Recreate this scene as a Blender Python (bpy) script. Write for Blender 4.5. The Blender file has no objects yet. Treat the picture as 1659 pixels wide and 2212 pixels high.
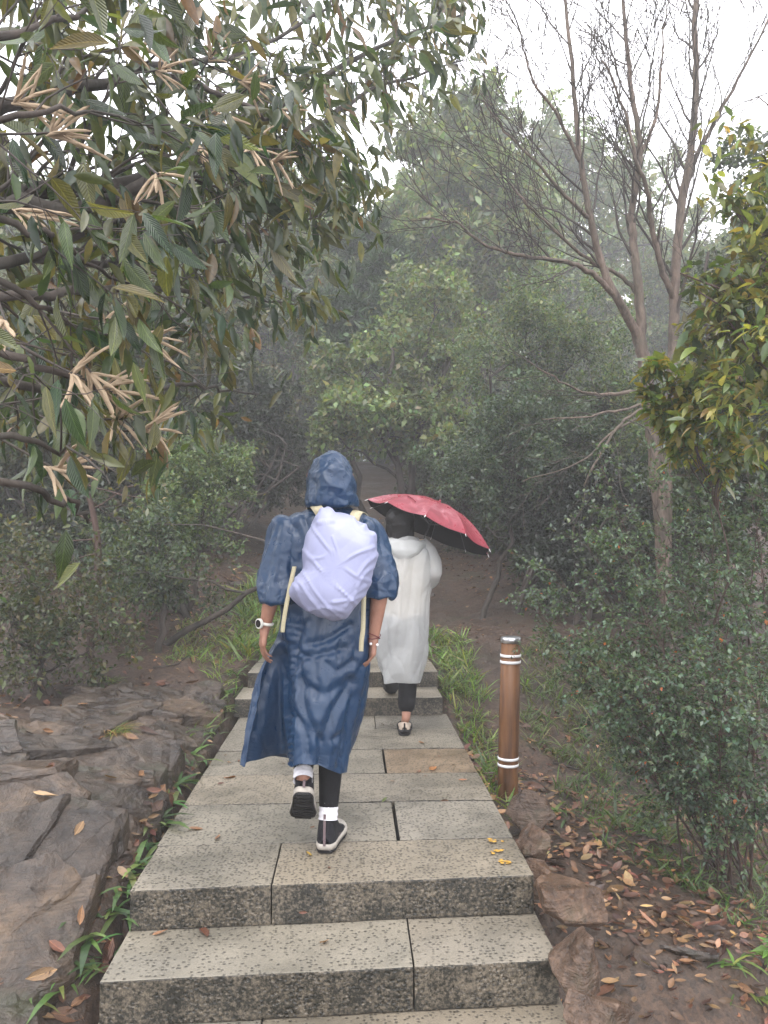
import bpy, bmesh, math, random
import numpy as np
from mathutils import Vector, Matrix, Quaternion
from mathutils.bvhtree import BVHTree
from mathutils.kdtree import KDTree

# ------------------------------------------------------------------ camera, world, sun, exposure
scene = bpy.context.scene
COL = scene.collection
YAW, PITCH, CAM_Z = math.radians(2.3), math.radians(2.25), 1.33
cam_data = bpy.data.cameras.new('camera')
cam = bpy.data.objects.new('camera', cam_data)
COL.objects.link(cam)
cam.location = (0, 0, CAM_Z)
cam.rotation_euler = (math.radians(90) + PITCH, 0, -YAW)
cam_data.sensor_fit = 'VERTICAL'
cam_data.sensor_height = 36.0
cam_data.lens = 27.0
cam_data.clip_start = 0.05
cam_data.clip_end = 400
scene.camera = cam

SUN_EL, SUN_AZ = 58, 200
world = bpy.data.worlds.new('World')
scene.world = world
world.use_nodes = True
wn, wl = world.node_tree.nodes, world.node_tree.links
wn.clear()
w_out = wn.new('ShaderNodeOutputWorld')
w_bg = wn.new('ShaderNodeBackground')
w_sky = wn.new('ShaderNodeTexSky')
w_sky.sky_type = 'NISHITA'
w_sky.sun_disc = False
w_sky.sun_elevation = math.radians(SUN_EL)
w_sky.sun_rotation = math.radians(SUN_AZ)
w_sky.dust_density = 5
w_mix = wn.new('ShaderNodeMixRGB')
w_mix.inputs[0].default_value = 0.9
w_mix.inputs[2].default_value = (9.6, 9.55, 10.0, 1)      # even cloud cover
w_bg.inputs[1].default_value = 0.15
wl.new(w_sky.outputs[0], w_mix.inputs[1])
wl.new(w_mix.outputs[0], w_bg.inputs[0])
wl.new(w_bg.outputs[0], w_out.inputs[0])

sun_data = bpy.data.lights.new('sun', 'SUN')
sun_data.energy = 0.9
sun_data.angle = math.radians(40)
sun_data.color = (1.0, 0.97, 0.93)
sun = bpy.data.objects.new('sun', sun_data)
COL.objects.link(sun)
_sd = Vector((math.sin(math.radians(SUN_AZ)) * math.cos(math.radians(SUN_EL)),
              math.cos(math.radians(SUN_AZ)) * math.cos(math.radians(SUN_EL)), math.sin(math.radians(SUN_EL))))
sun.rotation_euler = _sd.to_track_quat('Z', 'Y').to_euler()

vs = scene.view_settings
vs.view_transform = 'Standard'
vs.look = 'None'
vs.exposure = 1.3
vs.gamma = 1.0
vs.use_curve_mapping = False
cy = scene.cycles
cy.use_denoising = True
cy.max_bounces = 8
cy.diffuse_bounces = 4
cy.glossy_bounces = 2
cy.transmission_bounces = 5
cy.transparent_max_bounces = 12
cy.volume_bounces = 2
cy.caustics_reflective = False
cy.caustics_refractive = False
cy.sample_clamp_indirect = 4.0

# ------------------------------------------------------------------ helpers
FOCAL = 1660.0                                             # focal length in the units of a 1659 x 2212 picture
_f = Vector((math.sin(YAW) * math.cos(PITCH), math.cos(YAW) * math.cos(PITCH), math.sin(PITCH)))
_r = Vector((math.cos(YAW), -math.sin(YAW), 0))
_u = _r.cross(_f)
CAM = Vector((0, 0, CAM_Z))


def ray(px, py):
    return _f + _r * ((px - 829.5) / FOCAL) + _u * ((1106.0 - py) / FOCAL)


def at(px, py, depth):
    v = ray(px, py)
    return CAM + v * (depth / v.y)


def to_px(P):
    P = np.asarray(P) - np.array(CAM)
    zf = P @ np.array(_f)
    return 829.5 + FOCAL * (P @ np.array(_r)) / zf, 1106.0 - FOCAL * (P @ np.array(_u)) / zf, zf


def _hash(ix, iy, iz, seed):
    h = (ix.astype(np.int64) * 374761393 + iy.astype(np.int64) * 668265263 + iz.astype(np.int64) * 2147483647 + seed * 1274126177) & 0x7fffffff
    h = ((h ^ (h >> 13)) * 1274126177) & 0x7fffffff
    h = h ^ (h >> 16)
    return (h & 0xffff) / 65535.0


def vnoise(P, seed=0):
    P = np.asarray(P, float)
    if P.ndim == 1:
        P = P[None]
    I = np.floor(P).astype(np.int64)
    F = P - I
    F = F * F * (3 - 2 * F)
    out = 0
    for dx in (0, 1):
        wx = F[:, 0] if dx else 1 - F[:, 0]
        for dy in (0, 1):
            wy = F[:, 1] if dy else 1 - F[:, 1]
            for dz in (0, 1):
                wz = F[:, 2] if dz else 1 - F[:, 2]
                out = out + wx * wy * wz * _hash(I[:, 0] + dx, I[:, 1] + dy, I[:, 2] + dz, seed)
    return out * 2 - 1


def fbm(P, seed=0, octaves=4):
    out, a, s = 0, 1.0, 1.0
    for o in range(octaves):
        out = out + a * vnoise(P * s + 17.3 * o, seed + o)
        a *= 0.5
        s *= 2.03
    return out


def crease(P, seed, scale, n=8, warp=0.35):
    """sharp folds of crumpled sheet: masked triangle waves in random directions, roughly 0..1"""
    rg = np.random.default_rng(seed)
    W = P + warp / scale * np.stack([vnoise(P * scale * 0.6, seed + 31), vnoise(P * scale * 0.6, seed + 57), vnoise(P * scale * 0.6, seed + 83)], 1)
    out = np.zeros(len(P))
    for k in range(n):
        d = rg.normal(size=3)
        d /= np.linalg.norm(d)
        s = W @ d * scale * rg.uniform(0.6, 1.7) + rg.uniform(0, 9)
        tri = np.abs((s % 1.0) - 0.5) * 2
        m = np.clip(vnoise(P * scale * 0.45 + 7.7 * k, seed + k) * 1.6 + 0.4, 0, 1)
        out += tri * m
    return out / n * 2


def facets(P, seed, scale, warp=0.3):
    """crumpled-sheet relief: sharp ridges between random facets, about -0.5..0.5"""
    Q = np.asarray(P, float) * scale
    Q = Q + warp * np.stack([vnoise(Q * 0.7, seed + 3), vnoise(Q * 0.7, seed + 5), vnoise(Q * 0.7, seed + 7)], 1)
    I = np.floor(Q).astype(np.int64)
    f1 = np.full(len(Q), 9.0)
    f2 = np.full(len(Q), 9.0)
    for dx in (-1, 0, 1):
        for dy in (-1, 0, 1):
            for dz in (-1, 0, 1):
                c = I + np.array([dx, dy, dz])
                pt = c + np.stack([_hash(c[:, 0], c[:, 1], c[:, 2], seed + k) for k in (11, 12, 13)], 1)
                d = np.linalg.norm(Q - pt, axis=1)
                f2 = np.minimum(f2, np.maximum(f1, d))
                f1 = np.minimum(f1, d)
    return 0.5 - np.clip((f2 - f1) * 1.3, 0, 1)


def world_of(o):
    m = o.matrix_basis.copy()
    if o.parent is not None:
        m = world_of(o.parent) @ o.matrix_parent_inverse @ m
    return m


def link(o, root=None):
    COL.objects.link(o)
    if root is not None:
        o.parent = root
        o.matrix_parent_inverse = world_of(root).inverted()
    return o


def mesh_np(name, V, F, mat=None, root=None, smooth=True, tint=None):
    """F: list of index tuples or an (n,k) array"""
    me = bpy.data.meshes.new(name)
    V = np.asarray(V, np.float32)
    if isinstance(F, np.ndarray):
        n, k = F.shape
        me.vertices.add(len(V))
        me.vertices.foreach_set('co', V.ravel())
        me.loops.add(n * k)
        me.loops.foreach_set('vertex_index', F.astype(np.int32).ravel())
        me.polygons.add(n)
        me.polygons.foreach_set('loop_start', np.arange(0, n * k, k, dtype=np.int32))
        me.polygons.foreach_set('loop_total', np.full(n, k, np.int32))
    else:
        me.from_pydata([tuple(map(float, v)) for v in V], [], [tuple(map(int, f)) for f in F])
    if tint is not None:
        a = me.attributes.new('tint', 'FLOAT_COLOR', 'POINT')
        c = np.ones((len(V), 4), np.float32)
        c[:, :3] = tint
        a.data.foreach_set('color', c.ravel())
    me.update()
    me.validate()
    if smooth:
        me.polygons.foreach_set('use_smooth', np.ones(len(me.polygons), bool))
    if mat is not None:
        me.materials.append(mat)
    o = bpy.data.objects.new(name, me)
    link(o, root)
    return o


def mesh_bm(name, bm, mat=None, root=None, smooth=False):
    me = bpy.data.meshes.new(name)
    bm.normal_update()
    bm.to_mesh(me)
    bm.free()
    if smooth:
        me.polygons.foreach_set('use_smooth', np.ones(len(me.polygons), bool))
    if mat is not None:
        me.materials.append(mat)
    o = bpy.data.objects.new(name, me)
    link(o, root)
    return o


def tag(o, label=None, cat=None, group=None, kind=None):
    if label:
        o['label'] = label
    if cat:
        o['category'] = cat
    if group:
        o['group'] = group
    if kind:
        o['kind'] = kind
    return o


def thing(name, loc, label, cat, group=None):
    o = bpy.data.objects.new(name, None)
    o.empty_display_size = 0.1
    COL.objects.link(o)
    o.location = loc
    return tag(o, label, cat, group)


def tubes(polys, sides=5):
    """list of (points, radii) -> V, F(quads); tubes of equal length are made together"""
    Vs, Fs, off = [], [], 0
    ca = np.cos(np.arange(sides) * 2 * np.pi / sides)
    sa = np.sin(np.arange(sides) * 2 * np.pi / sides)
    by = {}
    for pts, rad in polys:
        by.setdefault(len(pts), []).append((pts, rad))
    for n, lst in by.items():
        P = np.array([q[0] for q in lst], float)
        R = np.array([q[1] for q in lst], float)
        m = len(lst)
        T = np.gradient(P, axis=1)
        T /= np.linalg.norm(T, axis=2, keepdims=True) + 1e-9
        ref = np.where(np.abs(T[:, :1, 2:3]) < 0.9, np.array([0, 0, 1.0]), np.array([1.0, 0, 0]))
        A = np.cross(T, np.broadcast_to(ref, T.shape))
        A /= np.linalg.norm(A, axis=2, keepdims=True) + 1e-9
        B = np.cross(T, A)
        ring = P[:, :, None, :] + R[:, :, None, None] * (A[:, :, None, :] * ca[None, None, :, None] + B[:, :, None, :] * sa[None, None, :, None])
        Vs.append(ring.reshape(-1, 3))
        q = np.arange(m)[:, None, None] * (n * sides) + np.arange(n - 1)[None, :, None] * sides
        j = np.arange(sides)[None, None, :]
        jn = (j + 1) % sides
        Fs.append((off + np.stack([q + j, q + jn, q + sides + jn, q + sides + j], -1)).reshape(-1, 4))
        off += m * n * sides
    return np.concatenate(Vs), np.concatenate(Fs)


def tube_obj(name, polys, sides, mat, root=None):
    V, F = tubes(polys, sides)
    return mesh_np(name, V, F, mat, root)


def grid_faces(nu, nv, closed_u=True):
    """nv rows of nu points, quads"""
    i = np.arange(nv - 1)[:, None] * nu
    m = nu if closed_u else nu - 1
    j = np.arange(m)[None, :]
    jn = (j + 1) % nu
    return np.stack([i + j, i + jn, i + nu + jn, i + nu + j], -1).reshape(-1, 4)


def catmull(C, n, closed=True):
    """C: (k,...) control values -> n samples"""
    C = np.asarray(C, float)
    k = len(C)
    t = np.linspace(0, k if closed else k - 1, n, endpoint=not closed)
    i = np.floor(t).astype(int)
    if not closed:
        i = np.minimum(i, k - 2)
    f = (t - i).reshape((-1,) + (1,) * (C.ndim - 1))
    idx = (lambda q: q % k) if closed else (lambda q: np.clip(q, 0, k - 1))
    p0, p1, p2, p3 = C[idx(i - 1)], C[idx(i)], C[idx(i + 1)], C[idx(i + 2)]
    return 0.5 * (2 * p1 + (p2 - p0) * f + (2 * p0 - 5 * p1 + 4 * p2 - p3) * f ** 2 + (3 * p1 - p0 - 3 * p2 + p3) * f ** 3)


# ------------------------------------------------------------------ materials
def new_mat(name):
    m = bpy.data.materials.new(name)
    m.use_nodes = True
    nt = m.node_tree
    nt.nodes.clear()
    out = nt.nodes.new('ShaderNodeOutputMaterial')
    return m, nt, out


def N(nt, kind, **kw):
    n = nt.nodes.new(kind)
    for k, v in kw.items():
        if k in n.inputs.keys() if isinstance(k, str) else False:
            n.inputs[k].default_value = v
        else:
            setattr(n, k, v)
    return n


def ramp(nt, src, stops):
    r = nt.nodes.new('ShaderNodeValToRGB')
    e = r.color_ramp.elements
    while len(e) < len(stops):
        e.new(0.5)
    for el, (p, c) in zip(e, stops):
        el.position = p
        el.color = tuple(c) + (1,) if len(c) == 3 else c
    nt.links.new(src, r.inputs[0])
    return r.outputs[0]


def noise_tex(nt, scale, detail=4, rough=0.55, coord='Object', mapping=None, dist=0.0):
    tc = nt.nodes.new('ShaderNodeTexCoord')
    src = tc.outputs[coord]
    if mapping is not None:
        mp = nt.nodes.new('ShaderNodeMapping')
        mp.inputs['Scale'].default_value = mapping
        nt.links.new(src, mp.inputs[0])
        src = mp.outputs[0]
    t = nt.nodes.new('ShaderNodeTexNoise')
    t.inputs['Scale'].default_value = scale
    t.inputs['Detail'].default_value = detail
    t.inputs['Roughness'].default_value = rough
    t.inputs['Distortion'].default_value = dist
    nt.links.new(src, t.inputs['Vector'])
    return t.outputs['Fac']


def bump(nt, height, strength, distance, prev=None):
    b = nt.nodes.new('ShaderNodeBump')
    b.inputs['Strength'].default_value = strength
    b.inputs['Distance'].default_value = distance
    nt.links.new(height, b.inputs['Height'])
    if prev is not None:
        nt.links.new(prev, b.inputs['Normal'])
    return b.outputs[0]


def mixrgb(nt, a, b, fac, blend='MIX'):
    m = nt.nodes.new('ShaderNodeMixRGB')
    m.blend_type = blend
    for i, v in ((0, fac), (1, a), (2, b)):
        if isinstance(v, (int, float)):
            m.inputs[i].default_value = v
        elif isinstance(v, tuple):
            m.inputs[i].default_value = v + (1,) if len(v) == 3 else v
        else:
            nt.links.new(v, m.inputs[i])
    return m.outputs[0]


def principled(nt, out, color, rough=0.5, spec=0.5, normal=None, **kw):
    p = nt.nodes.new('ShaderNodeBsdfPrincipled')
    if isinstance(color, tuple):
        p.inputs['Base Color'].default_value = color + (1,)
    else:
        nt.links.new(color, p.inputs['Base Color'])
    if isinstance(rough, (int, float)):
        p.inputs['Roughness'].default_value = rough
    else:
        nt.links.new(rough, p.inputs['Roughness'])
    p.inputs['Specular IOR Level'].default_value = spec
    for k, v in kw.items():
        p.inputs[k].default_value = v
    if normal is not None:
        nt.links.new(normal, p.inputs['Normal'])
    if out is not None:
        nt.links.new(p.outputs[0], out.inputs[0])
    return p


def mat_simple(name, color, rough=0.5, spec=0.5, var=0.25, scale=20, bmp=0.0, **kw):
    m, nt, out = new_mat(name)
    f = noise_tex(nt, scale, 4)
    c = ramp(nt, f, [(0.3, tuple(x * (1 - var) for x in color)), (0.7, tuple(min(1, x * (1 + var)) for x in color))])
    nb = bump(nt, f, 0.6, bmp) if bmp else None
    principled(nt, out, c, rough, spec, nb, **kw)
    return m


def mat_leaf(name, rough=0.34, trans=0.3, use_obj=False, spec=0.5, warm=(1.5, 1.45, 0.7)):
    m, nt, out = new_mat(name)
    if use_obj:
        src = nt.nodes.new('ShaderNodeObjectInfo').outputs['Color']
    else:
        a = nt.nodes.new('ShaderNodeAttribute')
        a.attribute_name = 'tint'
        src = a.outputs['Color']
    f = noise_tex(nt, 60 if not use_obj else 9, 3)
    c = mixrgb(nt, src, ramp(nt, f, [(0.3, (0.75, 0.78, 0.8)), (0.7, (1.2, 1.15, 1.05))]), 1.0, 'MULTIPLY')
    nb = bump(nt, f, 0.35, 0.004)
    if use_obj:
        tc = nt.nodes.new('ShaderNodeTexCoord')
        sx = nt.nodes.new('ShaderNodeSeparateXYZ')
        nt.links.new(tc.outputs['Object'], sx.inputs[0])
        ab = nt.nodes.new('ShaderNodeMath')
        ab.operation = 'ABSOLUTE'
        nt.links.new(sx.outputs['X'], ab.inputs[0])
        c = mixrgb(nt, c, mixrgb(nt, c, (1.8, 1.75, 1.5), 1.0, 'MULTIPLY'), ramp(nt, ab.outputs[0], [(0.012, (1, 1, 1)), (0.045, (0, 0, 0))]))
        sl_ = nt.nodes.new('ShaderNodeMath')
        sl_.operation = 'MULTIPLY_ADD'
        sl_.inputs[1].default_value = -0.55
        nt.links.new(ab.outputs[0], sl_.inputs[0])
        nt.links.new(sx.outputs['Y'], sl_.inputs[2])
        sn = nt.nodes.new('ShaderNodeMath')
        sn.operation = 'SINE'
        mu = nt.nodes.new('ShaderNodeMath')
        mu.operation = 'MULTIPLY'
        mu.inputs[1].default_value = 85.0
        nt.links.new(sl_.outputs[0], mu.inputs[0])
        nt.links.new(mu.outputs[0], sn.inputs[0])
        nb = bump(nt, sn.outputs[0], 0.35, 0.006, nb)
        nb = bump(nt, ab.outputs[0], 0.3, 0.05, nb)
    p = principled(nt, None, c, rough, spec, nb)
    t = nt.nodes.new('ShaderNodeBsdfTranslucent')
    nt.links.new(mixrgb(nt, c, warm, 1.0, 'MULTIPLY'), t.inputs[0])
    mx = nt.nodes.new('ShaderNodeMixShader')
    mx.inputs[0].default_value = trans
    nt.links.new(p.outputs[0], mx.inputs[1])
    nt.links.new(t.outputs[0], mx.inputs[2])
    nt.links.new(mx.outputs[0], out.inputs[0])
    return m


def mat_bark(name, c0, c1, scale=14, rough=0.75, dist=0.012):
    m, nt, out = new_mat(name)
    f = noise_tex(nt, scale, 5, 0.65, mapping=(1, 1, 0.3))
    g = noise_tex(nt, 3.5, 3)
    c = ramp(nt, f, [(0.3, c0), (0.62, c1), (0.85, tuple(min(1, x * 1.35) for x in c1))])
    c = mixrgb(nt, c, ramp(nt, g, [(0.4, (0.65, 0.7, 0.62)), (0.65, (1.1, 1.05, 1.0))]), 0.8, 'MULTIPLY')
    principled(nt, out, c, rough, 0.35, bump(nt, f, 0.9, dist))
    return m


def mat_granite():
    m, nt, out = new_mat('bush_hammered_granite')
    tc = nt.nodes.new('ShaderNodeTexCoord')
    geo = nt.nodes.new('ShaderNodeNewGeometry')
    big = noise_tex(nt, 2.2, 4)
    grain = noise_tex(nt, 160, 3)
    # chisel pits
    warp = nt.nodes.new('ShaderNodeTexNoise')
    warp.inputs['Scale'].default_value = 30
    nt.links.new(tc.outputs['Object'], warp.inputs['Vector'])
    wv = nt.nodes.new('ShaderNodeVectorMath')
    wv.operation = 'MULTIPLY_ADD'
    wv.inputs[1].default_value = (0.012, 0.012, 0.012)
    nt.links.new(warp.outputs['Color'], wv.inputs[0])
    nt.links.new(tc.outputs['Object'], wv.inputs[2])
    vor = nt.nodes.new('ShaderNodeTexVoronoi')
    vor.inputs['Scale'].default_value = 62
    vor.inputs['Randomness'].default_value = 0.75
    nt.links.new(wv.outputs[0], vor.inputs['Vector'])
    pit = ramp(nt, vor.outputs['Distance'], [(0.22, (0, 0, 0)), (0.46, (1, 1, 1))])
    oi = nt.nodes.new('ShaderNodeObjectInfo')
    stone = ramp(nt, oi.outputs['Random'], [(0.0, (0.235, 0.218, 0.188)), (0.35, (0.27, 0.252, 0.222)), (0.7, (0.25, 0.24, 0.215)), (1.0, (0.285, 0.26, 0.22))])
    stone = mixrgb(nt, stone, oi.outputs['Color'], 1.0, 'MULTIPLY')
    stone = mixrgb(nt, stone, (0.86, 0.84, 0.80), 1.0, 'MULTIPLY')
    stone = mixrgb(nt, stone, ramp(nt, big, [(0.33, (0.58, 0.58, 0.56)), (0.6, (1.05, 1.02, 0.97))]), 0.9, 'MULTIPLY')
    stone = mixrgb(nt, stone, ramp(nt, grain, [(0.35, (0.72, 0.72, 0.74)), (0.65, (1.15, 1.14, 1.1))]), 0.7, 'MULTIPLY')
    pc = mixrgb(nt, stone, (0.30, 0.30, 0.29), 1.0, 'MULTIPLY')
    cell = ramp(nt, vor.outputs['Color'], [(0.58, (0.0, 0.0, 0.0)), (0.8, (1, 1, 1))])
    pitm = mixrgb(nt, pit, (1, 1, 1), cell, 'MIX')
    top = mixrgb(nt, pc, stone, pitm)
    # risers: black algae stain with gaps
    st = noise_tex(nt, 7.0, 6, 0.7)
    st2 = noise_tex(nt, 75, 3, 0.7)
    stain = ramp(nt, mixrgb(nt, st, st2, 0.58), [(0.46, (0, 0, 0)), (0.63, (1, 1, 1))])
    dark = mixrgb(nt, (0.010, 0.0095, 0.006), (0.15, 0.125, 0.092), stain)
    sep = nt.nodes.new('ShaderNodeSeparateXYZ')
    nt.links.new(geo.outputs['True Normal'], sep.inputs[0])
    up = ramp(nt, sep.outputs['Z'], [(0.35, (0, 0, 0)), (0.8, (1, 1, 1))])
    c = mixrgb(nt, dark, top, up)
    hb = mixrgb(nt, pitm, grain, 0.3)
    rough = ramp(nt, big, [(0.35, (0.33,) * 3), (0.65, (0.6,) * 3)])
    principled(nt, out, c, rough, 0.5, bump(nt, hb, 0.9, 0.004))
    return m


def mat_rock(name, c0, c1, c2, rough=0.45, scale=5):
    m, nt, out = new_mat(name)
    a = noise_tex(nt, scale, 6, 0.62, dist=0.6)
    b = noise_tex(nt, scale * 9, 5, 0.7)
    strat = noise_tex(nt, scale * 2.2, 5, 0.6, mapping=(0.5, 1.0, 5.0), dist=0.4)
    oi = nt.nodes.new('ShaderNodeObjectInfo')
    c = ramp(nt, a, [(0.3, c0), (0.5, c1), (0.72, c2)])
    c = mixrgb(nt, c, ramp(nt, oi.outputs['Random'], [(0, (0.72, 0.74, 0.76)), (0.5, (1.0, 1.0, 1.0)), (1, (1.25, 1.15, 1.02))]), 1.0, 'MULTIPLY')
    c = mixrgb(nt, c, ramp(nt, b, [(0.35, (0.5, 0.5, 0.5)), (0.6, (1.15, 1.12, 1.08))]), 0.75, 'MULTIPLY')
    c = mixrgb(nt, c, ramp(nt, strat, [(0.38, (0.45, 0.44, 0.42)), (0.5, (1.05, 1.05, 1.05))]), 0.6, 'MULTIPLY')
    mo = noise_tex(nt, 3.1, 5, 0.7)
    c = mixrgb(nt, c, (0.028, 0.034, 0.012), ramp(nt, mo, [(0.56, (0, 0, 0)), (0.70, (0.6,) * 3)]))
    n1 = bump(nt, a, 0.8, 0.05)
    n2 = bump(nt, strat, 0.8, 0.02, n1)
    n3 = bump(nt, b, 0.8, 0.008, n2)
    r = ramp(nt, a, [(0.3, (rough - 0.12,) * 3), (0.7, (rough + 0.15,) * 3)])
    principled(nt, out, c, r, 0.5, n3)
    return m


def mat_ground():
    m, nt, out = new_mat('wet_forest_soil')
    a = noise_tex(nt, 0.9, 5, 0.6)
    b = noise_tex(nt, 9, 6, 0.7)
    d = noise_tex(nt, 55, 4, 0.7)
    tc = nt.nodes.new('ShaderNodeTexCoord')
    vor = nt.nodes.new('ShaderNodeTexVoronoi')
    vor.inputs['Scale'].default_value = 38
    nt.links.new(tc.outputs['Object'], vor.inputs['Vector'])
    soil = ramp(nt, b, [(0.3, (0.014, 0.010, 0.007)), (0.5, (0.038, 0.027, 0.019)), (0.72, (0.072, 0.052, 0.038))])
    litter = ramp(nt, mixrgb(nt, vor.outputs['Color'], noise_tex(nt, 24, 5, 0.7), 0.6), [(0.3, (0.022, 0.014, 0.010)), (0.45, (0.06, 0.035, 0.022)), (0.6, (0.10, 0.058, 0.035)), (0.75, (0.04, 0.027, 0.02))])
    c = mixrgb(nt, soil, litter, ramp(nt, a, [(0.42, (0.12,) * 3), (0.6, (0.75,) * 3)]))
    g = noise_tex(nt, 1.7, 5, 0.65)
    c = mixrgb(nt, c, (0.035, 0.05, 0.016), ramp(nt, g, [(0.58, (0, 0, 0)), (0.72, (0.55,) * 3)]))
    c = mixrgb(nt, c, ramp(nt, d, [(0.35, (0.6,) * 3), (0.65, (1.25,) * 3)]), 0.8, 'MULTIPLY')
    n1 = bump(nt, b, 0.9, 0.03)
    n2 = bump(nt, vor.outputs['Distance'], 0.35, 0.008, n1)
    n3 = bump(nt, d, 0.8, 0.006, n2)
    principled(nt, out, c, ramp(nt, a, [(0.3, (0.42,) * 3), (0.7, (0.75,) * 3)]), 0.4, n3)
    return m


M = {}
M['granite'] = mat_granite()
M['ground'] = mat_ground()
M['outcrop'] = mat_rock('layered_outcrop_rock', (0.015, 0.0105, 0.0075), (0.052, 0.037, 0.026), (0.105, 0.077, 0.053), 0.33, 4)
M['brown_rock'] = mat_rock('brown_quarry_stone', (0.028, 0.017, 0.011), (0.085, 0.05, 0.03), (0.18, 0.12, 0.085), 0.31, 6)
M['leaf'] = mat_leaf('broad_leaf', 0.26, 0.38, spec=0.6)
M['leaf_far'] = mat_leaf('far_leaf', 0.34, 0.35, spec=0.5)
M['leaf_obj'] = mat_leaf('glossy_chestnut_leaf', 0.2, 0.3, use_obj=True, spec=0.6)
M['grass'] = mat_leaf('grass_blade', 0.35, 0.35)
M['dead_leaf'] = mat_leaf('fallen_leaf', 0.3, 0.1, use_obj=True)
M['litter'] = mat_leaf('leaf_litter', 0.45, 0.1)
M['bark_dark'] = mat_bark('dark_wet_bark', (0.02, 0.016, 0.013), (0.065, 0.052, 0.045))
M['bark_tan'] = mat_bark('pale_tan_bark', (0.035, 0.026, 0.021), (0.15, 0.113, 0.092), 26, 0.75, 0.02)
M['bark_red'] = mat_bark('reddish_bark', (0.035, 0.02, 0.016), (0.085, 0.05, 0.04))
M['catkin'] = mat_simple('catkin', (0.42, 0.32, 0.22), 0.85, 0.2, 0.3, 300, 0.004)

# ------------------------------------------------------------------ ground
_py = [-30, -12, -3, 2.66, 3.0, 3.25, 5.7, 6.7, 7.4, 12, 18, 25, 32, 45, 100]
_pz = [-6, -2.5, -0.45, -0.42, -0.2, -0.04, -0.02, 0.2, 0.27, 1.15, 2.45, 3.9, 4.7, 5.4, 6.0]


def ground_h(x, y):
    x = np.asarray(x, float)
    y = np.asarray(y, float)
    p = np.interp(y, _py, _pz)
    dl = np.maximum(0, -0.88 - x)
    dr = np.maximum(0, x - 0.72)
    back = np.clip((y - 5.6) / 2.2, 0, 1)
    back = back * back * (3 - 2 * back)
    left = 0.27 * dl / (1 + 0.22 * dl) - 0.03 * (1 - np.minimum(1, dl / 0.1)) + back * 0.10 * dl / (1 + 0.1 * dl)
    right = -(1 - back) * (np.minimum(1, dr / 0.12) * 0.12 + 0.27 * dr / (1 + 0.12 * dr)) + back * 0.12 * dr / (1 + 0.08 * dr)
    P = np.stack([x.ravel(), y.ravel(), np.zeros(x.size)], 1)
    nz = (0.05 * vnoise(P * 0.9, 3) + 0.035 * vnoise(P * 2.3, 5) + 0.014 * vnoise(P * 6.5, 9) + 0.006 * vnoise(P * 17, 11)).reshape(x.shape)
    off = np.minimum(1, np.maximum(dl, dr) / 0.5)
    off = np.maximum(off, np.clip((y - 7.2) / 0.8, 0, 1) * 0.7)
    inside = (1 - np.minimum(1, np.maximum(dl, dr) / 0.05)) * np.clip((7.5 - y) / 0.3, 0, 1)
    return p + left + right + nz * off - 0.14 * inside


_hx, _hy = np.arange(-12, 12.01, 0.05), np.arange(-4, 60, 0.05)
_HX, _HY = np.meshgrid(_hx, _hy)
_HZ = ground_h(_HX, _HY)


def gh(x, y):
    if not (-12 < x < 11.9 and -4 < y < 59.9):
        return float(ground_h(np.array([x]), np.array([y]))[0])
    i, j = (y + 4) / 0.05, (x + 12) / 0.05
    i0, j0 = int(i), int(j)
    fi, fj = i - i0, j - j0
    return float((_HZ[i0, j0] * (1 - fj) + _HZ[i0, j0 + 1] * fj) * (1 - fi) + (_HZ[i0 + 1, j0] * (1 - fj) + _HZ[i0 + 1, j0 + 1] * fj) * fi)


def on_ground(px, py):
    """the ground point seen at a place of the picture"""
    v = ray(px, py)
    t = 1.2
    while t < 60:
        q = CAM + v * t
        if q.z < gh(q.x, q.y):
            break
        t *= 1.015
    return Vector((q.x, q.y, gh(q.x, q.y)))


def _axis(lo, hi, dense_lo, dense_hi, fine, coarse_growth):
    v = list(np.arange(dense_lo, dense_hi, fine))
    s, x = fine, dense_hi
    while x < hi:
        v.append(x)
        s *= coarse_growth
        x += s
    v.append(hi)
    s, x = fine, dense_lo
    left = []
    while x > lo:
        s *= coarse_growth
        x -= s
        left.append(max(x, lo))
    return np.array(sorted(set(left + v)))


gx = _axis(-90, 90, -3.2, 3.6, 0.035, 1.06)
gy = _axis(-30, 110, 1.8, 9.0, 0.035, 1.05)
GX, GY = np.meshgrid(gx, gy)
GZ = ground_h(GX, GY)
ground = mesh_np('ground', np.stack([GX.ravel(), GY.ravel(), GZ.ravel()], 1), grid_faces(len(gx), len(gy), False), M['ground'])
tag(ground, 'wet brown forest soil around the stone stairs', kind='structure')

SURF = []                                                   # surfaces that leaves can lie on


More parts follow.
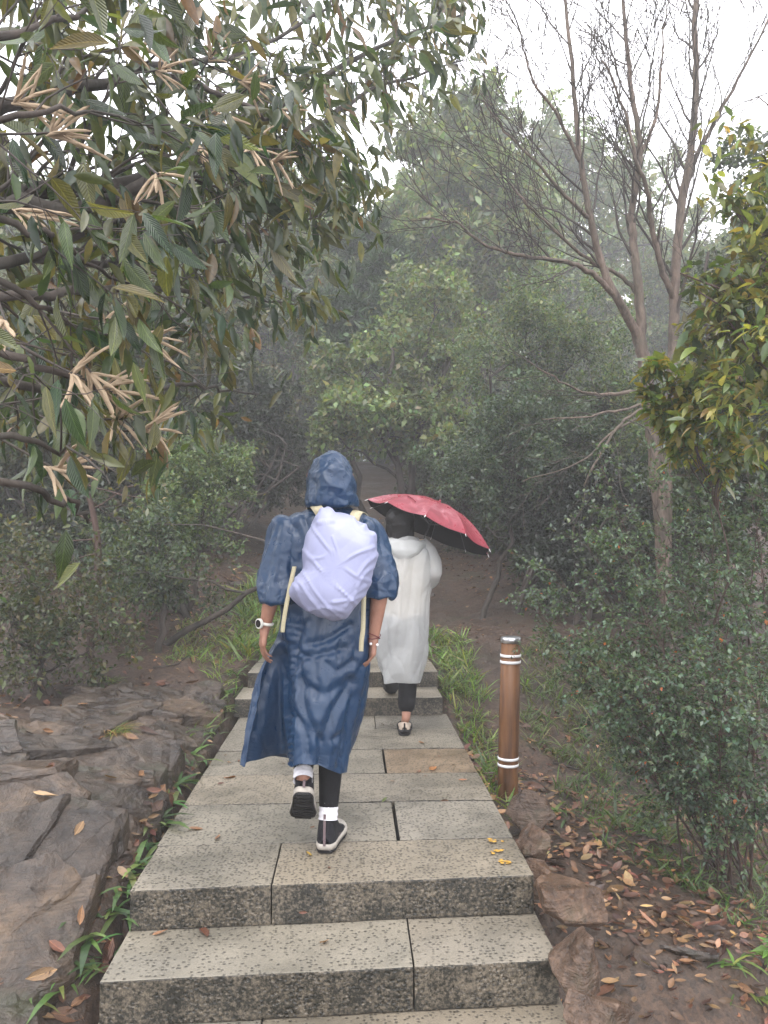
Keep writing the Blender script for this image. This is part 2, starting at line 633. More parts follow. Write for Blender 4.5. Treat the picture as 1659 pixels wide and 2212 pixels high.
def slab_mesh(name, corners, z, thick, root, tintc=(1, 1, 1)):
    """corners: four (x, y): front-left, front-right, back-right, back-left"""
    bm = bmesh.new()
    lo = [bm.verts.new((x, y, z - thick)) for x, y in corners]
    hi = [bm.verts.new((x, y, z + random.uniform(-0.002, 0.002))) for x, y in corners]
    bm.faces.new(hi)
    bm.faces.new(lo[::-1])
    for i in range(4):
        j = (i + 1) % 4
        bm.faces.new((lo[i], lo[j], hi[j], hi[i]))
    bmesh.ops.recalc_face_normals(bm, faces=bm.faces)
    bmesh.ops.bevel(bm, geom=list(bm.edges), offset=0.006, segments=2, affect='EDGES', profile=0.6)
    # wavy worn edges
    bmesh.ops.subdivide_edges(bm, edges=[e for e in bm.edges if e.calc_length() > 0.2], cuts=7, use_grid_fill=True)
    A = np.array([v.co for v in bm.verts])
    for v, n1, n2 in zip(bm.verts, vnoise(A * 14, 5), vnoise(A * 11, 8)):
        v.co.z += 0.0022 * n1
        v.co.y += 0.003 * n2
    o = mesh_bm(name, bm, M['granite'], root)
    o.color = tuple(tintc) + (1,)
    SURF.append(o)
    return o


random.seed(7)
stairs = bpy.data.objects.new('stone_stairs', None)
COL.objects.link(stairs)
tag(stairs, 'pitted grey granite stairs and landing with dark mossy risers', kind='structure')
XL, XR, G = -0.86, 0.725, 0.002


def row(yf, yb, z, joints, thick, xl=XL, xr=XR, tints=None, gap=G):
    """yf, yb: (left, right) depth of the front and back edge"""
    xs = [xl] + joints + [xr]

    def Y(pair, x):
        return pair[0] + (pair[1] - pair[0]) * (x - xl) / (xr - xl)
    res = []
    for i in range(len(xs) - 1):
        a = xs[i] + (gap if i else 0)
        b = xs[i + 1] - (gap if i < len(xs) - 2 else 0)
        cs = [(a, Y(yf, a) + 0.003), (b, Y(yf, b) + 0.003), (b, Y(yb, b) - 0.003), (a, Y(yb, a) - 0.003)]
        res.append(slab_mesh('slab', cs, z, thick, stairs, tints[i] if tints else (1, 1, 1)))
    return res


# lower landing and two steps
row((2.30, 2.34), (2.80, 2.88), -0.312, [-0.31], 0.12, -0.87, 0.75, [(0.92, 0.92, 0.92), (1.0, 0.96, 0.9)])
for k in range(7):
    yb = 2.295 - 0.44 * k
    row((yb - 0.435, yb - 0.435), (yb, yb + (0.04 if k == 0 else 0)), -0.312, [[0.2], [-0.1], [-0.31]][k % 3], 0.12, -0.87, 0.75)
row((2.69, 2.765), (3.14, 3.2), -0.156, [0.215], 0.153, -0.855, 0.735, [(1.08, 1.08, 1.05), (1.06, 1.06, 1.06)])
front_row = row((3.02, 3.10), (3.46, 3.50), 0.0, [-0.315], 0.153, -0.85, 0.725, [(1.05, 1.05, 1.03), (1.1, 1.06, 0.99)])
# landing rows
row((3.465, 3.505), (3.985, 4.0), -0.002, [0.205], 0.12, tints=[(0.86, 0.88, 0.88), (0.95, 0.96, 0.96)], gap=0.007)
row((3.99, 4.005), (4.475, 4.485), -0.001, [-0.24], 0.12, tints=[(0.92, 0.9, 0.86), (0.96, 0.95, 0.92)])
row((4.48, 4.49), (4.995, 5.0), -0.002, [0.192], 0.12, tints=[(0.93, 0.91, 0.87), (0.98, 0.82, 0.68)], gap=0.006)
row((5.0, 5.005), (5.53, 5.53), 0.0, [-0.45], 0.12, tints=[(0.95, 0.93, 0.9), (0.95, 0.95, 0.93)])
row((5.535, 5.535), (6.0, 6.0), -0.001, [0.165], 0.12, tints=[(0.98, 0.97, 0.95), (0.95, 0.95, 0.95)])
# upper steps
row((5.93, 5.94), (6.42, 6.42), 0.138, [-0.1], 0.14, -0.9, 0.69, [(1.0, 0.98, 0.95), (0.98, 0.97, 0.95)])
row((6.37, 6.37), (6.92, 6.92), 0.262, [0.05], 0.14, -0.86, 0.70, [(1, 1, 1), (1.0, 0.97, 0.93)])
row((6.925, 6.925), (7.4, 7.42), 0.262, [-0.25], 0.14, -0.85, 0.69, [(0.9, 0.88, 0.84), (0.95, 0.92, 0.88)])

# three orange blotches of paint on the front landing slab
M['orange_paint'] = mat_simple('worn_orange_paint', (0.42, 0.24, 0.04), 0.6, 0.3, 0.45, 60)
for px, py in ((1072, 1811), (1071, 1834), (1086, 1857)):
    c = at(px, py, CAM_Z * FOCAL / (py - 1171))
    bm = bmesh.new()
    for q in range(9):
        a, rr = random.uniform(0, 6.28), 0.026 * math.sqrt(random.random())
        cx0, cy0, s = c.x + rr * math.cos(a) * 1.3, c.y + rr * math.sin(a), random.uniform(0.005, 0.012)
        vsx = [bm.verts.new((cx0 + s * random.uniform(0.6, 1.2) * math.cos(t * 0.9), cy0 + s * random.uniform(0.6, 1.2) * math.sin(t * 0.9), 0.0045 + 0.0004 * q)) for t in range(7)]
        bm.faces.new(vsx)
    o = mesh_bm('paint_mark', bm, M['orange_paint'], stairs)

# ------------------------------------------------------------------ rocks
def clip_poly(poly, nx, ny, c):
    out = []
    for i in range(len(poly)):
        p, q = poly[i], poly[(i + 1) % len(poly)]
        dp, dq = p[0] * nx + p[1] * ny - c, q[0] * nx + q[1] * ny - c
        if dp <= 0:
            out.append(p)
        if dp * dq < 0:
            t = dp / (dp - dq)
            out.append((p[0] + (q[0] - p[0]) * t, p[1] + (q[1] - p[1]) * t))
    return out


OUT_POLY = [(-60, 2260), (-60, 1570), (60, 1550), (200, 1500), (330, 1475), (470, 1462), (512, 1500), (500, 1540), (440, 1590), (390, 1680), (350, 1760), (318, 1850), (262, 1950), (170, 2070), (60, 2190)]


OUT_WIDE = [(-900, 2700), (-900, 1600)] + OUT_POLY[1:] + [(-60, 2330), (-250, 2700)]


def in_poly(x, y, poly):
    c = False
    for i in range(len(poly)):
        (x1, y1), (x2, y2) = poly[i], poly[i - 1]
        if (y1 > y) != (y2 > y) and x < (x2 - x1) * (y - y1) / (y2 - y1) + x1:
            c = not c
    return c


def lift(x, y):
    """extra height of the outcrop above the soil"""
    d = -0.95 - x
    return 0.05 + 0.07 * min(1, max(0, d) / 0.5)


random.seed(21)
outcrop = thing('rock_outcrop', (-1.7, 3.8, gh(-1.7, 3.8)), 'fractured grey brown layered rock outcrop beside the stone stairs', 'rock')
S45 = math.sqrt(0.5)
seeds = []
tries = 0
while len(seeds) < 190 and tries < 9000:
    tries += 1
    x, y = random.uniform(-3.6, -0.88), random.uniform(1.3, 6.6)
    u, v = (x + y) * S45 / 2.3, (y - x) * S45
    if all((u - a) ** 2 + (v - b) ** 2 > 0.125 ** 2 for a, b, _, _ in seeds):
        seeds.append((u, v, x, y))
for i, (u, v, x, y) in enumerate(seeds):
    z = gh(x, y)
    px, py, dep = to_px(np.array([[x, y, z + 0.08]]))
    if not in_poly(px[0], py[0], OUT_WIDE):
        continue
    poly = [(u - 0.6, v - 0.6), (u + 0.6, v - 0.6), (u + 0.6, v + 0.6), (u - 0.6, v + 0.6)]
    for j, (a, b, _, _) in enumerate(seeds):
        if j != i and abs(a - u) < 1.2 and abs(b - v) < 1.2:
            nx, ny = a - u, b - v
            l = math.hypot(nx, ny)
            poly = clip_poly(poly, nx / l, ny / l, (nx * (a + u) / 2 + ny * (b + v) / 2) / l + random.uniform(0.004, 0.03))
            if not poly:
                break
    if len(poly) < 3:
        continue
    W = clip_poly([((p * 2.3 - q) * S45, (p * 2.3 + q) * S45) for p, q in poly], 1, 0, -0.97 + 0.05 * math.sin(7 * y))
    if len(W) < 3:
        continue
    x, y = sum(w[0] for w in W) / len(W), sum(w[1] for w in W) / len(W)
    z = gh(x, y)
    bm = bmesh.new()
    tx, ty, dz = random.gauss(-0.06, 0.10), random.gauss(0.10, 0.13), random.gauss(0, 0.02)

    def zt(xx, yy):
        return gh(xx, yy) * 0.5 + (z + (gh(x + .1, y) - gh(x - .1, y)) * 5 * (xx - x) + (gh(x, y + .1) - gh(x, y - .1)) * 5 * (yy - y)) * 0.5 + lift(x, y) + dz + tx * (xx - x) + ty * (yy - y)
    hi = [bm.verts.new((xx, yy, zt(xx, yy))) for xx, yy in W]
    lo = [bm.verts.new((xx + 0.08 * (xx - x), yy + 0.08 * (yy - y) - 0.03, z - 0.22)) for xx, yy in W]
    f = bm.faces.new(hi)
    for k in range(len(W)):
        kk = (k + 1) % len(W)
        bm.faces.new((lo[k], lo[kk], hi[kk], hi[k]))
    bmesh.ops.recalc_face_normals(bm, faces=bm.faces)
    bmesh.ops.bevel(bm, geom=[e for e in bm.edges if all(abs(w.co.z - zt(w.co.x, w.co.y)) < 1e-4 for w in e.verts)], offset=random.uniform(0.004, 0.016), segments=1, affect='EDGES')
    bmesh.ops.triangulate(bm, faces=bm.faces)
    bmesh.ops.subdivide_edges(bm, edges=[e for e in bm.edges if e.calc_length() > 0.12], cuts=2)
    bmesh.ops.triangulate(bm, faces=bm.faces)
    bmesh.ops.subdivide_edges(bm, edges=[e for e in bm.edges if e.calc_length() > 0.07], cuts=1)
    A = np.array([w.co for w in bm.verts])
    dn = 0.006 * fbm(A * 5, 40, 3) + 0.004 * fbm(A * 22, 44, 2)
    ca = 0.026 * facets(A * np.array([1.6, 0.7, 1]), 70, 7.5, 0.15)
    bm.normal_update()
    for w, d1, d2 in zip(bm.verts, dn, ca):
        w.co += w.normal * (d1 + d2)
    bmesh.ops.triangulate(bm, faces=bm.faces)
    o = mesh_bm('rock_slab', bm, M['outcrop'], outcrop)
    SURF.append(o)


def boulder(name, label, center, size, rot, seed, mat, n=12):
    rg = np.random.default_rng(seed)
    bm = bmesh.new()
    for _ in range(n):
        d = rg.normal(size=3)
        d /= np.linalg.norm(d)
        d = np.sign(d) * np.abs(d) ** 0.7
        bm.verts.new(Vector(d * np.array(size) * rg.uniform(0.8, 1.05)))
    r = bmesh.ops.convex_hull(bm, input=bm.verts)
    bmesh.ops.delete(bm, geom=[g for g in r['geom_interior'] if isinstance(g, bmesh.types.BMVert)], context='VERTS')
    bmesh.ops.bevel(bm, geom=list(bm.edges), offset=min(size) * 0.04, segments=1, affect='EDGES')
    bmesh.ops.triangulate(bm, faces=bm.faces)
    for _ in range(2):
        bmesh.ops.subdivide_edges(bm, edges=[e for e in bm.edges if e.calc_length() > 0.035], cuts=1)
        bmesh.ops.triangulate(bm, faces=bm.faces)
    bm.transform(Matrix.Rotation(rot[2], 4, 'Z') @ Matrix.Rotation(rot[1], 4, 'Y') @ Matrix.Rotation(rot[0], 4, 'X'))
    bm.normal_update()
    A = np.array([w.co for w in bm.verts]) + np.array(center)
    d = 0.004 * fbm(A * 18, seed, 3) + 0.014 * facets(A * np.array([1, 1, 1.6]), seed + 5, 9.0, 0.1)
    for w, dd in zip(bm.verts, d):
        w.co += w.normal * dd
    o = mesh_bm(name, bm, mat)
    o.location = center
    tag(o, label, 'stone', 'rough brown stones set along the side of the stairs')
    SURF.append(o)
    return o


def brow(px, py, depth, size, rot, seed, label):
    return boulder('stone', label, at(px, py, depth), size, rot, seed, M['brown_rock'])


brow(1148, 1752, 4.0, (0.125, 0.13, 0.10), (0.2, 0.1, 0.3), 3, 'knobbly brown stone at the foot of the wooden bollard')
brow(1150, 1818, 3.62, (0.07, 0.12, 0.09), (0.1, 0.4, 0.1), 12, 'dark brown stone wedged between landing edge and knobbly bollard stone')
brow(1245, 1942, 3.02, (0.19, 0.15, 0.115), (-0.1, 0.22, -0.35), 5, 'large flat topped rusty stone jutting from under the landing corner')
brow(1258, 2078, 2.68, (0.115, 0.14, 0.12), (0.3, 0.1, 0.4), 8, 'reddish brown stone block beside the second step riser')
brow(1295, 2195, 2.45, (0.10, 0.11, 0.07), (0.1, 0.2, 0.9), 9, 'small brown stone under the overhang of the reddish block')
brow(1150, 1905, 3.3, (0.05, 0.09, 0.10), (0.1, 0.4, 0.2), 14, 'narrow dark stone packed behind the rusty stone')
o = boulder('stone', 'low flat stone half sunk in the leafy dirt slope', on_ground(1470, 2060) + Vector((0, 0, -0.02)), (0.16, 0.11, 0.045), (0, 0.1, 0.3), 33, M['outcrop'])
o = boulder('stone', 'pale grey stone lying in the grass beside the dirt trail', on_ground(930, 1290), (0.06, 0.05, 0.04), (0, 0, 0.3), 34, M['outcrop'])
o = boulder('stone', 'pale flat stone in the grass left of the trail', on_ground(508, 1268), (0.13, 0.1, 0.06), (0, 0, 0.3), 35, M['outcrop'])

# ------------------------------------------------------------------ foliage tools
# leaf templates: x across (-.5 .. .5), y along (0 .. 1), z up
def leaf_template(kind):
    if kind == 'fine':                       # lanceolate, cupped, curling down
        ts = [0.0, 0.14, 0.36, 0.62, 0.84, 1.0]
        ws = [0.02, 0.62, 1.0, 0.82, 0.42, 0.0]
        V, F = [], []
        for t, w in zip(ts, ws):
            z = -0.20 * t * t
            V += [(-0.5 * w, t, z + 0.07 * w), (0, t, z), (0.5 * w, t, z + 0.07 * w)]
        for i in range(len(ts) - 1):
            a = 3 * i
            F += [(a, a + 1, a + 4, a + 3), (a + 1, a + 2, a + 5, a + 4)]
        return np.array(V), np.array(F)
    if kind == 'mid':                        # 2 quads folded on the midrib, pointed
        V = [(0, 0, 0), (-0.5, 0.42, 0.08), (0, 0.45, -0.02), (0.5, 0.42, 0.08), (0, 1, -0.16)]
        return np.array(V), np.array([(0, 2, 1), (0, 3, 2), (1, 2, 4), (2, 3, 4)])
    if kind == 'low':
        V = [(0, 0, 0), (-0.5, 0.5, 0.1), (0, 1, -0.08), (0.5, 0.5, 0.1)]
        return np.array(V), np.array([(0, 2, 1), (0, 3, 2)])
    if kind == 'blade':                      # long bending grass blade
        ts = [0, 0.35, 0.7, 1.0]
        ws = [0.7, 1.0, 0.7, 0.05]
        V, F = [], []
        for t, w in zip(ts, ws):
            V += [(-0.5 * w, t * (1 - 0.18 * t), -0.42 * t * t), (0.5 * w, t * (1 - 0.18 * t), -0.42 * t * t)]
        for i in range(3):
            a = 2 * i
            F += [(a, a + 1, a + 3, a + 2)]
        return np.array(V), np.array(F)
    if kind == 'dry':                        # curled fallen leaf
        ts = [0.0, 0.18, 0.45, 0.75, 1.0]
        ws = [0.05, 0.7, 1.0, 0.7, 0.0]
        V, F = [], []
        for i, (t, w) in enumerate(zip(ts, ws)):
            z = 0.16 * (t - 0.45) ** 2 * 2
            V += [(-0.5 * w, t, z + 0.13 * w), (0, t + 0.01, z), (0.5 * w, t, z + 0.05 * w)]
        for i in range(4):
            a = 3 * i
            F += [(a, a + 1, a + 4, a + 3), (a + 1, a + 2, a + 5, a + 4)]
        return np.array(V), np.array(F)


TPL = {k: leaf_template(k) for k in ('fine', 'mid', 'low', 'blade', 'dry')}


def unit(a):
    return a / (np.linalg.norm(a, axis=-1, keepdims=True) + 1e-9)


def leaf_frames(D, U):
    Y = unit(D)
    X = unit(np.cross(Y, U))
    Z = np.cross(X, Y)
    return X, Y, Z


def leaves_obj(name, pos, D, U, length, ratio, tint, mat, root=None, tpl='low', kind=None):
    T, F = TPL[tpl]
    n = len(pos)
    X, Y, Z = leaf_frames(D, U)
    L = np.broadcast_to(np.asarray(length, float), (n,))[:, None, None]
    W = L * np.broadcast_to(np.asarray(ratio, float), (n,))[:, None, None]
    V = pos[:, None, :] + X[:, None, :] * (T[None, :, 0:1] * W) + Y[:, None, :] * (T[None, :, 1:2] * L) + Z[:, None, :] * (T[None, :, 2:3] * L)
    k = len(T)
    FF = (np.arange(n)[:, None, None] * k + F[None]).reshape(-1, F.shape[1])
    o = mesh_np(name, V.reshape(-1, 3), FF, mat, root, True, np.repeat(tint, k, axis=0))
    if kind:
        o['kind'] = kind
    return o


def palette(rg, n, cols, weights=None, jit=0.22):
    cols = np.array(cols, float)
    w = None if weights is None else np.array(weights) / np.sum(weights)
    c = cols[rg.choice(len(cols), n, p=w)]
    return np.clip(c * np.exp(rg.normal(0, jit, (n, 1))) * np.exp(rg.normal(0, 0.08, (n, 3))), 0.003, 0.9)


class Skel:
    def __init__(s):
        s.polys = {}
        s.anchor = []
        s.adir = []

    def add(s, pts, rad, lev):
        s.polys.setdefault(lev, []).append((pts, rad))


def perp_turn(d, ang, rnd):
    a = Vector((rnd.gauss(0, 1), rnd.gauss(0, 1), rnd.gauss(0, 1)))
    ax = d.cross(a)
    if ax.length < 1e-6:
        ax = Vector((1, 0, 0))
    return Quaternion(ax.normalized(), ang) @ d


def grow(sk, p, d, L, r, lev, last, rnd, kids, ratio=0.6, ang=0.8, wander=0.16, trop=0.0, taper=0.35, start=0.25, rr=0.6, seg=0.14):
    n = max(3, min(10, int(L / seg) + 2))
    st = L / n
    pts, rad, dirs = [tuple(p)], [r], [d]
    for i in range(n):
        d = (d + Vector((rnd.gauss(0, wander), rnd.gauss(0, wander), rnd.gauss(0, wander) + trop))).normalized()
        p = p + d * st
        pts.append(tuple(p))
        rad.append(r * (1 - (1 - taper) * (i + 1) / n))
        dirs.append(d)
    sk.add(pts, rad, lev)
    if lev >= last:
        for q in range(1, n + 1):
            sk.anchor.append(pts[q])
            sk.adir.append(tuple(dirs[q]))
        return
    k = kids[lev]
    for j in range(k):
        t = start + (1 - start) * (j + rnd.random()) / k
        i = min(n, max(1, int(round(t * n))))
        dd = perp_turn(dirs[i], ang * rnd.uniform(0.6, 1.3), rnd)
        grow(sk, Vector(pts[i]), dd, L * ratio * rnd.uniform(0.7, 1.25), max(0.0012, rad[i] * rr), lev + 1, last, rnd, kids, ratio, ang, wander, trop, taper, start, rr, seg)


def limb(sk, a, b, r0, r1, rnd, sag=0.12, n=9, lev=0, wob=0.03):
    """curved limb from a to b; returns its points"""
    a, b = Vector(a), Vector(b)
    L = (b - a).length
    m = (a + b) / 2 + Vector((rnd.gauss(0, 0.06) * L, rnd.gauss(0, 0.06) * L, sag * L))
    pts, rad = [], []
    for i in range(n + 1):
        t = i / n
        q = a * (1 - t) ** 2 + m * 2 * t * (1 - t) + b * t * t
        if 0 < i < n:
            q = q + Vector((rnd.gauss(0, wob), rnd.gauss(0, wob), rnd.gauss(0, wob))) * L * 0.3
        pts.append(tuple(q))
        rad.append(r0 + (r1 - r0) * t)
    sk.add(pts, rad, lev)
    return pts, rad


def anchors_leaves(rg, sk, per, spread, length, jl=0.25, droop=0.0, flat=0.6, keep=1.0):
    A, D = np.array(sk.anchor), np.array(sk.adir)
    if keep < 1:
        m = rg.random(len(A)) < keep
        A, D = A[m], D[m]
    A, D = np.repeat(A, per, 0), np.repeat(D, per, 0)
    n = len(A)
    pos = A + rg.normal(0, spread, (n, 3))
    d = unit(D * 0.5 + rg.normal(0, 0.75, (n, 3)) + np.array([0, 0, -droop]))
    u = unit(rg.normal(0, 1 - flat, (n, 3)) + np.array([0, 0, flat]))
    ln = length * np.exp(rg.normal(0, jl, n))
    return pos, d, u, ln


def wood(sk, root, mat, names=('limb', 'branch', 'twig'), sides=(7, 5, 4), stuff_from=1):
    for lev in sorted(sk.polys):
        nm, sd = names[min(lev, len(names) - 1)], sides[min(lev, len(sides) - 1)]
        if lev < stuff_from:
            for q in sk.polys[lev]:
                tube_obj(nm, [q], sd, mat, root)
    rest = {}
    for lev in sorted(sk.polys):
        if lev >= stuff_from:
            rest.setdefault(sides[min(lev, len(sides) - 1)], []).extend(sk.polys[lev])
    if rest:
        Vs, Fs, off = [], [], 0
        for sd, ps in rest.items():
            V, F = tubes(ps, sd)
            Vs.append(V)
            Fs.append(F + off)
            off += len(V)
        o = mesh_np('twigs', np.concatenate(Vs), np.concatenate(Fs), mat, root)
        o['kind'] = 'stuff'


def crown_tree(name, label, cat, base, lobes, trunk_r, leaf, seed, cols, weights=None, group=None, mat='leaf_far', bark='bark_dark',
               tpl='low', per=8, length=0.09, ratio=0.5, kids=(5, 4), stems=1, droop=0.25, spread=0.06, n_lobe=9, flat=0.6, lean=None, trop=0.02, keep=1.0):
    """lobes: list of (center Vector, radius). Limbs run from the stem to every lobe and fan out into twigs there."""
    rnd = random.Random(seed)
    rg = np.random.default_rng(seed)
    base = Vector(base)
    root = thing(name, base, label, cat, group)
    cen = sum((c for c, r in lobes), Vector()) / len(lobes)
    tops = max(c.z for c, r in lobes)
    sk = Skel()
    stems_pts = []
    for s in range(stems):
        b = base + Vector((rnd.gauss(0, 0.12), rnd.gauss(0, 0.1), -0.1)) * (0 if stems == 1 else 1) + Vector((0, 0, -0.1))
        e = Vector((base.x + (cen.x - base.x) * 0.6 + rnd.gauss(0, 0.3) * (stems - 1), base.y + (cen.y - base.y) * 0.6, base.z + (tops - base.z) * 0.72))
        pts, rad = limb(sk, b, e, trunk_r, trunk_r * 0.4, rnd, 0.02, 10, 0, 0.04)
        stems_pts.append(pts)
    for q in sk.polys[0]:
        tube_obj('trunk' if stems == 1 else 'stem', [q], 8, M[bark], root)
    sk.polys = {}
    for c, r in lobes:
        pts = rnd.choice(stems_pts)
        low = [q for q in pts if q[2] < c.z - 0.15 * (tops - base.z)] or pts[:3]
        p0 = low[-1]
        lp, lr = limb(sk, p0, c, trunk_r * 0.38, trunk_r * 0.12, rnd, 0.08, 7, 0, 0.05)
        for k in range(n_lobe):
            d = Vector((rnd.gauss(0, 1), rnd.gauss(0, 1), rnd.gauss(0.15, 0.8))).normalized()
            q = Vector(lp[rnd.choice((4, 5, 6, 7))])
            grow(sk, q, d, r * rnd.uniform(0.55, 1.0), trunk_r * 0.12, 1, 3, rnd, (0,) + tuple(kids), 0.55, 0.75, 0.16, trop, 0.35, 0.3, 0.6, 0.2)
    if mat == 'leaf_far':
        sk.polys.pop(3, None)                              # too fine to see at that distance
    wood(sk, root, M[bark], ('limb', 'branch', 'twig', 'twig'), (6, 4, 3, 3))
    pos, d, u, ln = anchors_leaves(rg, sk, per, spread, length, 0.25, droop, flat, keep)
    lum = np.clip(1 + 0.35 * vnoise(pos * 1.1, seed), 0.5, 1.5)[:, None]
    leaves_obj('foliage', pos, d, u, ln, ratio, palette(rg, len(pos), cols, weights) * lum, M[mat], root, tpl, 'stuff')
    return root


def copy_tree(root, loc, rotz, scale, label=None, group=None):
    c = root.copy()
    COL.objects.link(c)
    c.location = loc
    c.rotation_euler = (0, 0, rotz)
    c.scale = (scale,) * 3
    if label:
        c['label'] = label
    if group:
        c['group'] = group
    for ch in list(root.children):
        k = ch.copy()
        COL.objects.link(k)
        k.parent = c
        k.matrix_parent_inverse = ch.matrix_parent_inverse.copy()
    return c


def lobes_px(spec):
    """(px, py, depth, radius in metres)"""
    return [(at(px, py, dp), r) for px, py, dp, r in spec]


OLIVE = [(0.095, 0.105, 0.04), (0.125, 0.12, 0.045), (0.07, 0.09, 0.04), (0.15, 0.13, 0.045)]
GREEN = [(0.07, 0.11, 0.042), (0.095, 0.14, 0.05), (0.055, 0.09, 0.04), (0.125, 0.16, 0.055)]
BLUEG = [(0.06, 0.10, 0.06), (0.085, 0.13, 0.08), (0.045, 0.075, 0.048), (0.10, 0.14, 0.07)]
YELLO = [(0.25, 0.24, 0.06), (0.20, 0.22, 0.06), (0.27, 0.20, 0.06), (0.15, 0.19, 0.055)]

FARG = [(0.10, 0.155, 0.06), (0.135, 0.19, 0.07), (0.085, 0.13, 0.06), (0.16, 0.20, 0.075), (0.14, 0.15, 0.065)]
# ------------------------------------------------------------------ far wood and mid-distance trees
rnd0 = random.Random(5)


def base_at(px, depth):
    x = at(px, 1171, depth).x
    return Vector((x, depth, gh(x, depth)))


def auto_lobes(base, h, w, seed, n=9, low=0.3):
    r = random.Random(seed)
    out = []
    for k in range(n):
        t = (k + 0.5) / n
        zz = base.z + h * (low + (0.95 - low) * t)
        rad = w * (0.5 + 0.5 * math.sin(math.pi * (0.25 + 0.7 * t)))
        a = k * 2.4 + r.uniform(-0.5, 0.5)
        out.append((Vector((base.x + 0.62 * rad * math.cos(a), base.y + 0.62 * rad * math.sin(a), zz)), 0.62 * w * r.uniform(0.75, 1.1)))
    return out


# source trees of the wood (their copies stand along both sides of the trail)
b = base_at(560, 26)
wood_a = crown_tree('woodland_tree', 'hazy olive green tree left of the trail, tallest in the gap above the hooded hiker', 'tree', b, auto_lobes(b, 9.5, 3.2, 1, 12), 0.15, None, 101,
                    FARG, group='trees of the misty wood', per=8, length=0.19, ratio=0.5, kids=(5, 4), n_lobe=8, keep=0.85)
b = base_at(1130, 25)
wood_b = crown_tree('woodland_tree', 'broad green tree crown rising behind the bare twin trunked tree', 'tree', b,
                    [(c, r * 1.5) for c, r in lobes_px([(900, 420, 22, 1.0), (1000, 420, 22, 1.1), (1040, 340, 24, 0.9), (1130, 310, 24, 1.0), (1220, 300, 24, 0.9), (1240, 410, 24, 1.1), (1130, 480, 22, 1.1), (1330, 430, 25, 1.1), (1400, 400, 25, 1.0), (1300, 540, 24, 1.1), (980, 540, 22, 1.1), (860, 520, 21, 0.9), (1440, 520, 25, 1.1), (1130, 640, 22, 1.2), (1290, 670, 22, 1.2)])],
                    0.2, None, 102, FARG, group='trees of the misty wood', per=5, length=0.20, ratio=0.5, n_lobe=8, keep=0.8)
b = base_at(700, 32)
wood_c = crown_tree('woodland_tree', 'pale misty tree far along the trail between the other crowns', 'tree', b, auto_lobes(b, 10.5, 3.3, 3, 12, 0.12), 0.15, None, 103,
                    FARG, group='trees of the misty wood', per=7, length=0.23, ratio=0.55, n_lobe=8, keep=0.85)
spots = [(wood_a, 330, 24, 0.72), (wood_c, 180, 31, 0.8), (wood_a, 60, 22, 0.68), (wood_c, 450, 37, 0.9), (wood_a, 440, 29, 0.85), (wood_a, 860, 38, 0.95), (wood_c, 980, 32, 0.85),
         (wood_a, 1180, 31, 0.95), (wood_c, 1420, 28, 0.8), (wood_a, 1580, 22, 0.68), (wood_c, 1700, 29, 0.85), (wood_c, 20, 38, 0.85), (wood_c, -250, 24, 0.85), (wood_a, 1950, 22, 0.9), (wood_c, 820, 46, 1.1), (wood_a, 640, 44, 1.0), (wood_a, 1000, 45, 1.0), (wood_c, 1300, 38, 0.9), (wood_a, 740, 30, 0.75)]
for i, (src, px, dp, sc) in enumerate(spots):
    copy_tree(src, base_at(px, dp), rnd0.uniform(0, 6.28), sc * rnd0.uniform(0.92, 1.08), '%s %s tree %s' % ('low' if sc < 0.7 else ('tall' if sc > 0.92 else 'mid height'), 'olive green' if src is wood_a else 'pale green', ('far in the mist' if dp > 34 else 'in the misty wood') + (' left of the trail' if px < 650 else (' straight up the trail' if px < 1050 else ' right of the trail'))), 'trees of the misty wood')

# the multi stemmed tree beside the trail, with rounded leaves
b = base_at(850, 11.5)
crown_tree('round_leaved_tree', 'three stemmed tree with rounded leaves arching over the trail behind the umbrella', 'tree', b,
           lobes_px([(760, 880, 11, 0.55), (830, 900, 11, 0.5), (900, 870, 11, 0.6), (960, 820, 11.5, 0.65), (800, 800, 11.5, 0.7), (880, 760, 11.5, 0.7), (980, 730, 11.5, 0.7), (720, 790, 11.5, 0.55), (840, 680, 12, 0.7), (940, 640, 12, 0.7), (700, 930, 11, 0.35), (1010, 900, 11, 0.5)]),
           0.07, None, 104, FARG, mat='leaf_far', per=6, length=0.085, ratio=0.62, tpl='mid', stems=3, n_lobe=7, kids=(4, 3), droop=0.2)
# young pine
b = base_at(800, 13)
crown_tree('pine_tree', 'young pine with tufted needles standing above the rounded leaves', 'tree', b,
           lobes_px([(790, 560, 13, 0.5), (760, 640, 13, 0.6), (830, 640, 13, 0.6), (720, 700, 13, 0.6), (860, 700, 13, 0.5), (780, 720, 13, 0.6), (830, 520, 13, 0.35)]),
           0.06, None, 105, [(0.05, 0.085, 0.045), (0.06, 0.10, 0.05)], mat='leaf_far', per=26, length=0.15, ratio=0.035, stems=1, n_lobe=7, kids=(4, 3), droop=-0.3, flat=0.1, spread=0.02)

# big evergreen bushes along the right of the trail
def bush(name, label, spec, seed, cols, **kw):
    lob = lobes_px(spec)
    cx = sum(c.x for c, r in lob) / len(lob)
    cyy = sum(c.y for c, r in lob) / len(lob)
    if 'base' in kw:
        cx, cyy = kw.pop('base')
    b = Vector((cx, cyy, gh(cx, cyy)))
    args = dict(cat='bush', trunk_r=0.035, leaf=None, per=9, length=0.045, ratio=0.55, stems=4, n_lobe=9, kids=(4, 3), droop=0.1, spread=0.035)
    args.update(kw)
    return crown_tree(name, label, args.pop('cat'), b, lob, args.pop('trunk_r'), args.pop('leaf'), seed, cols, **args)


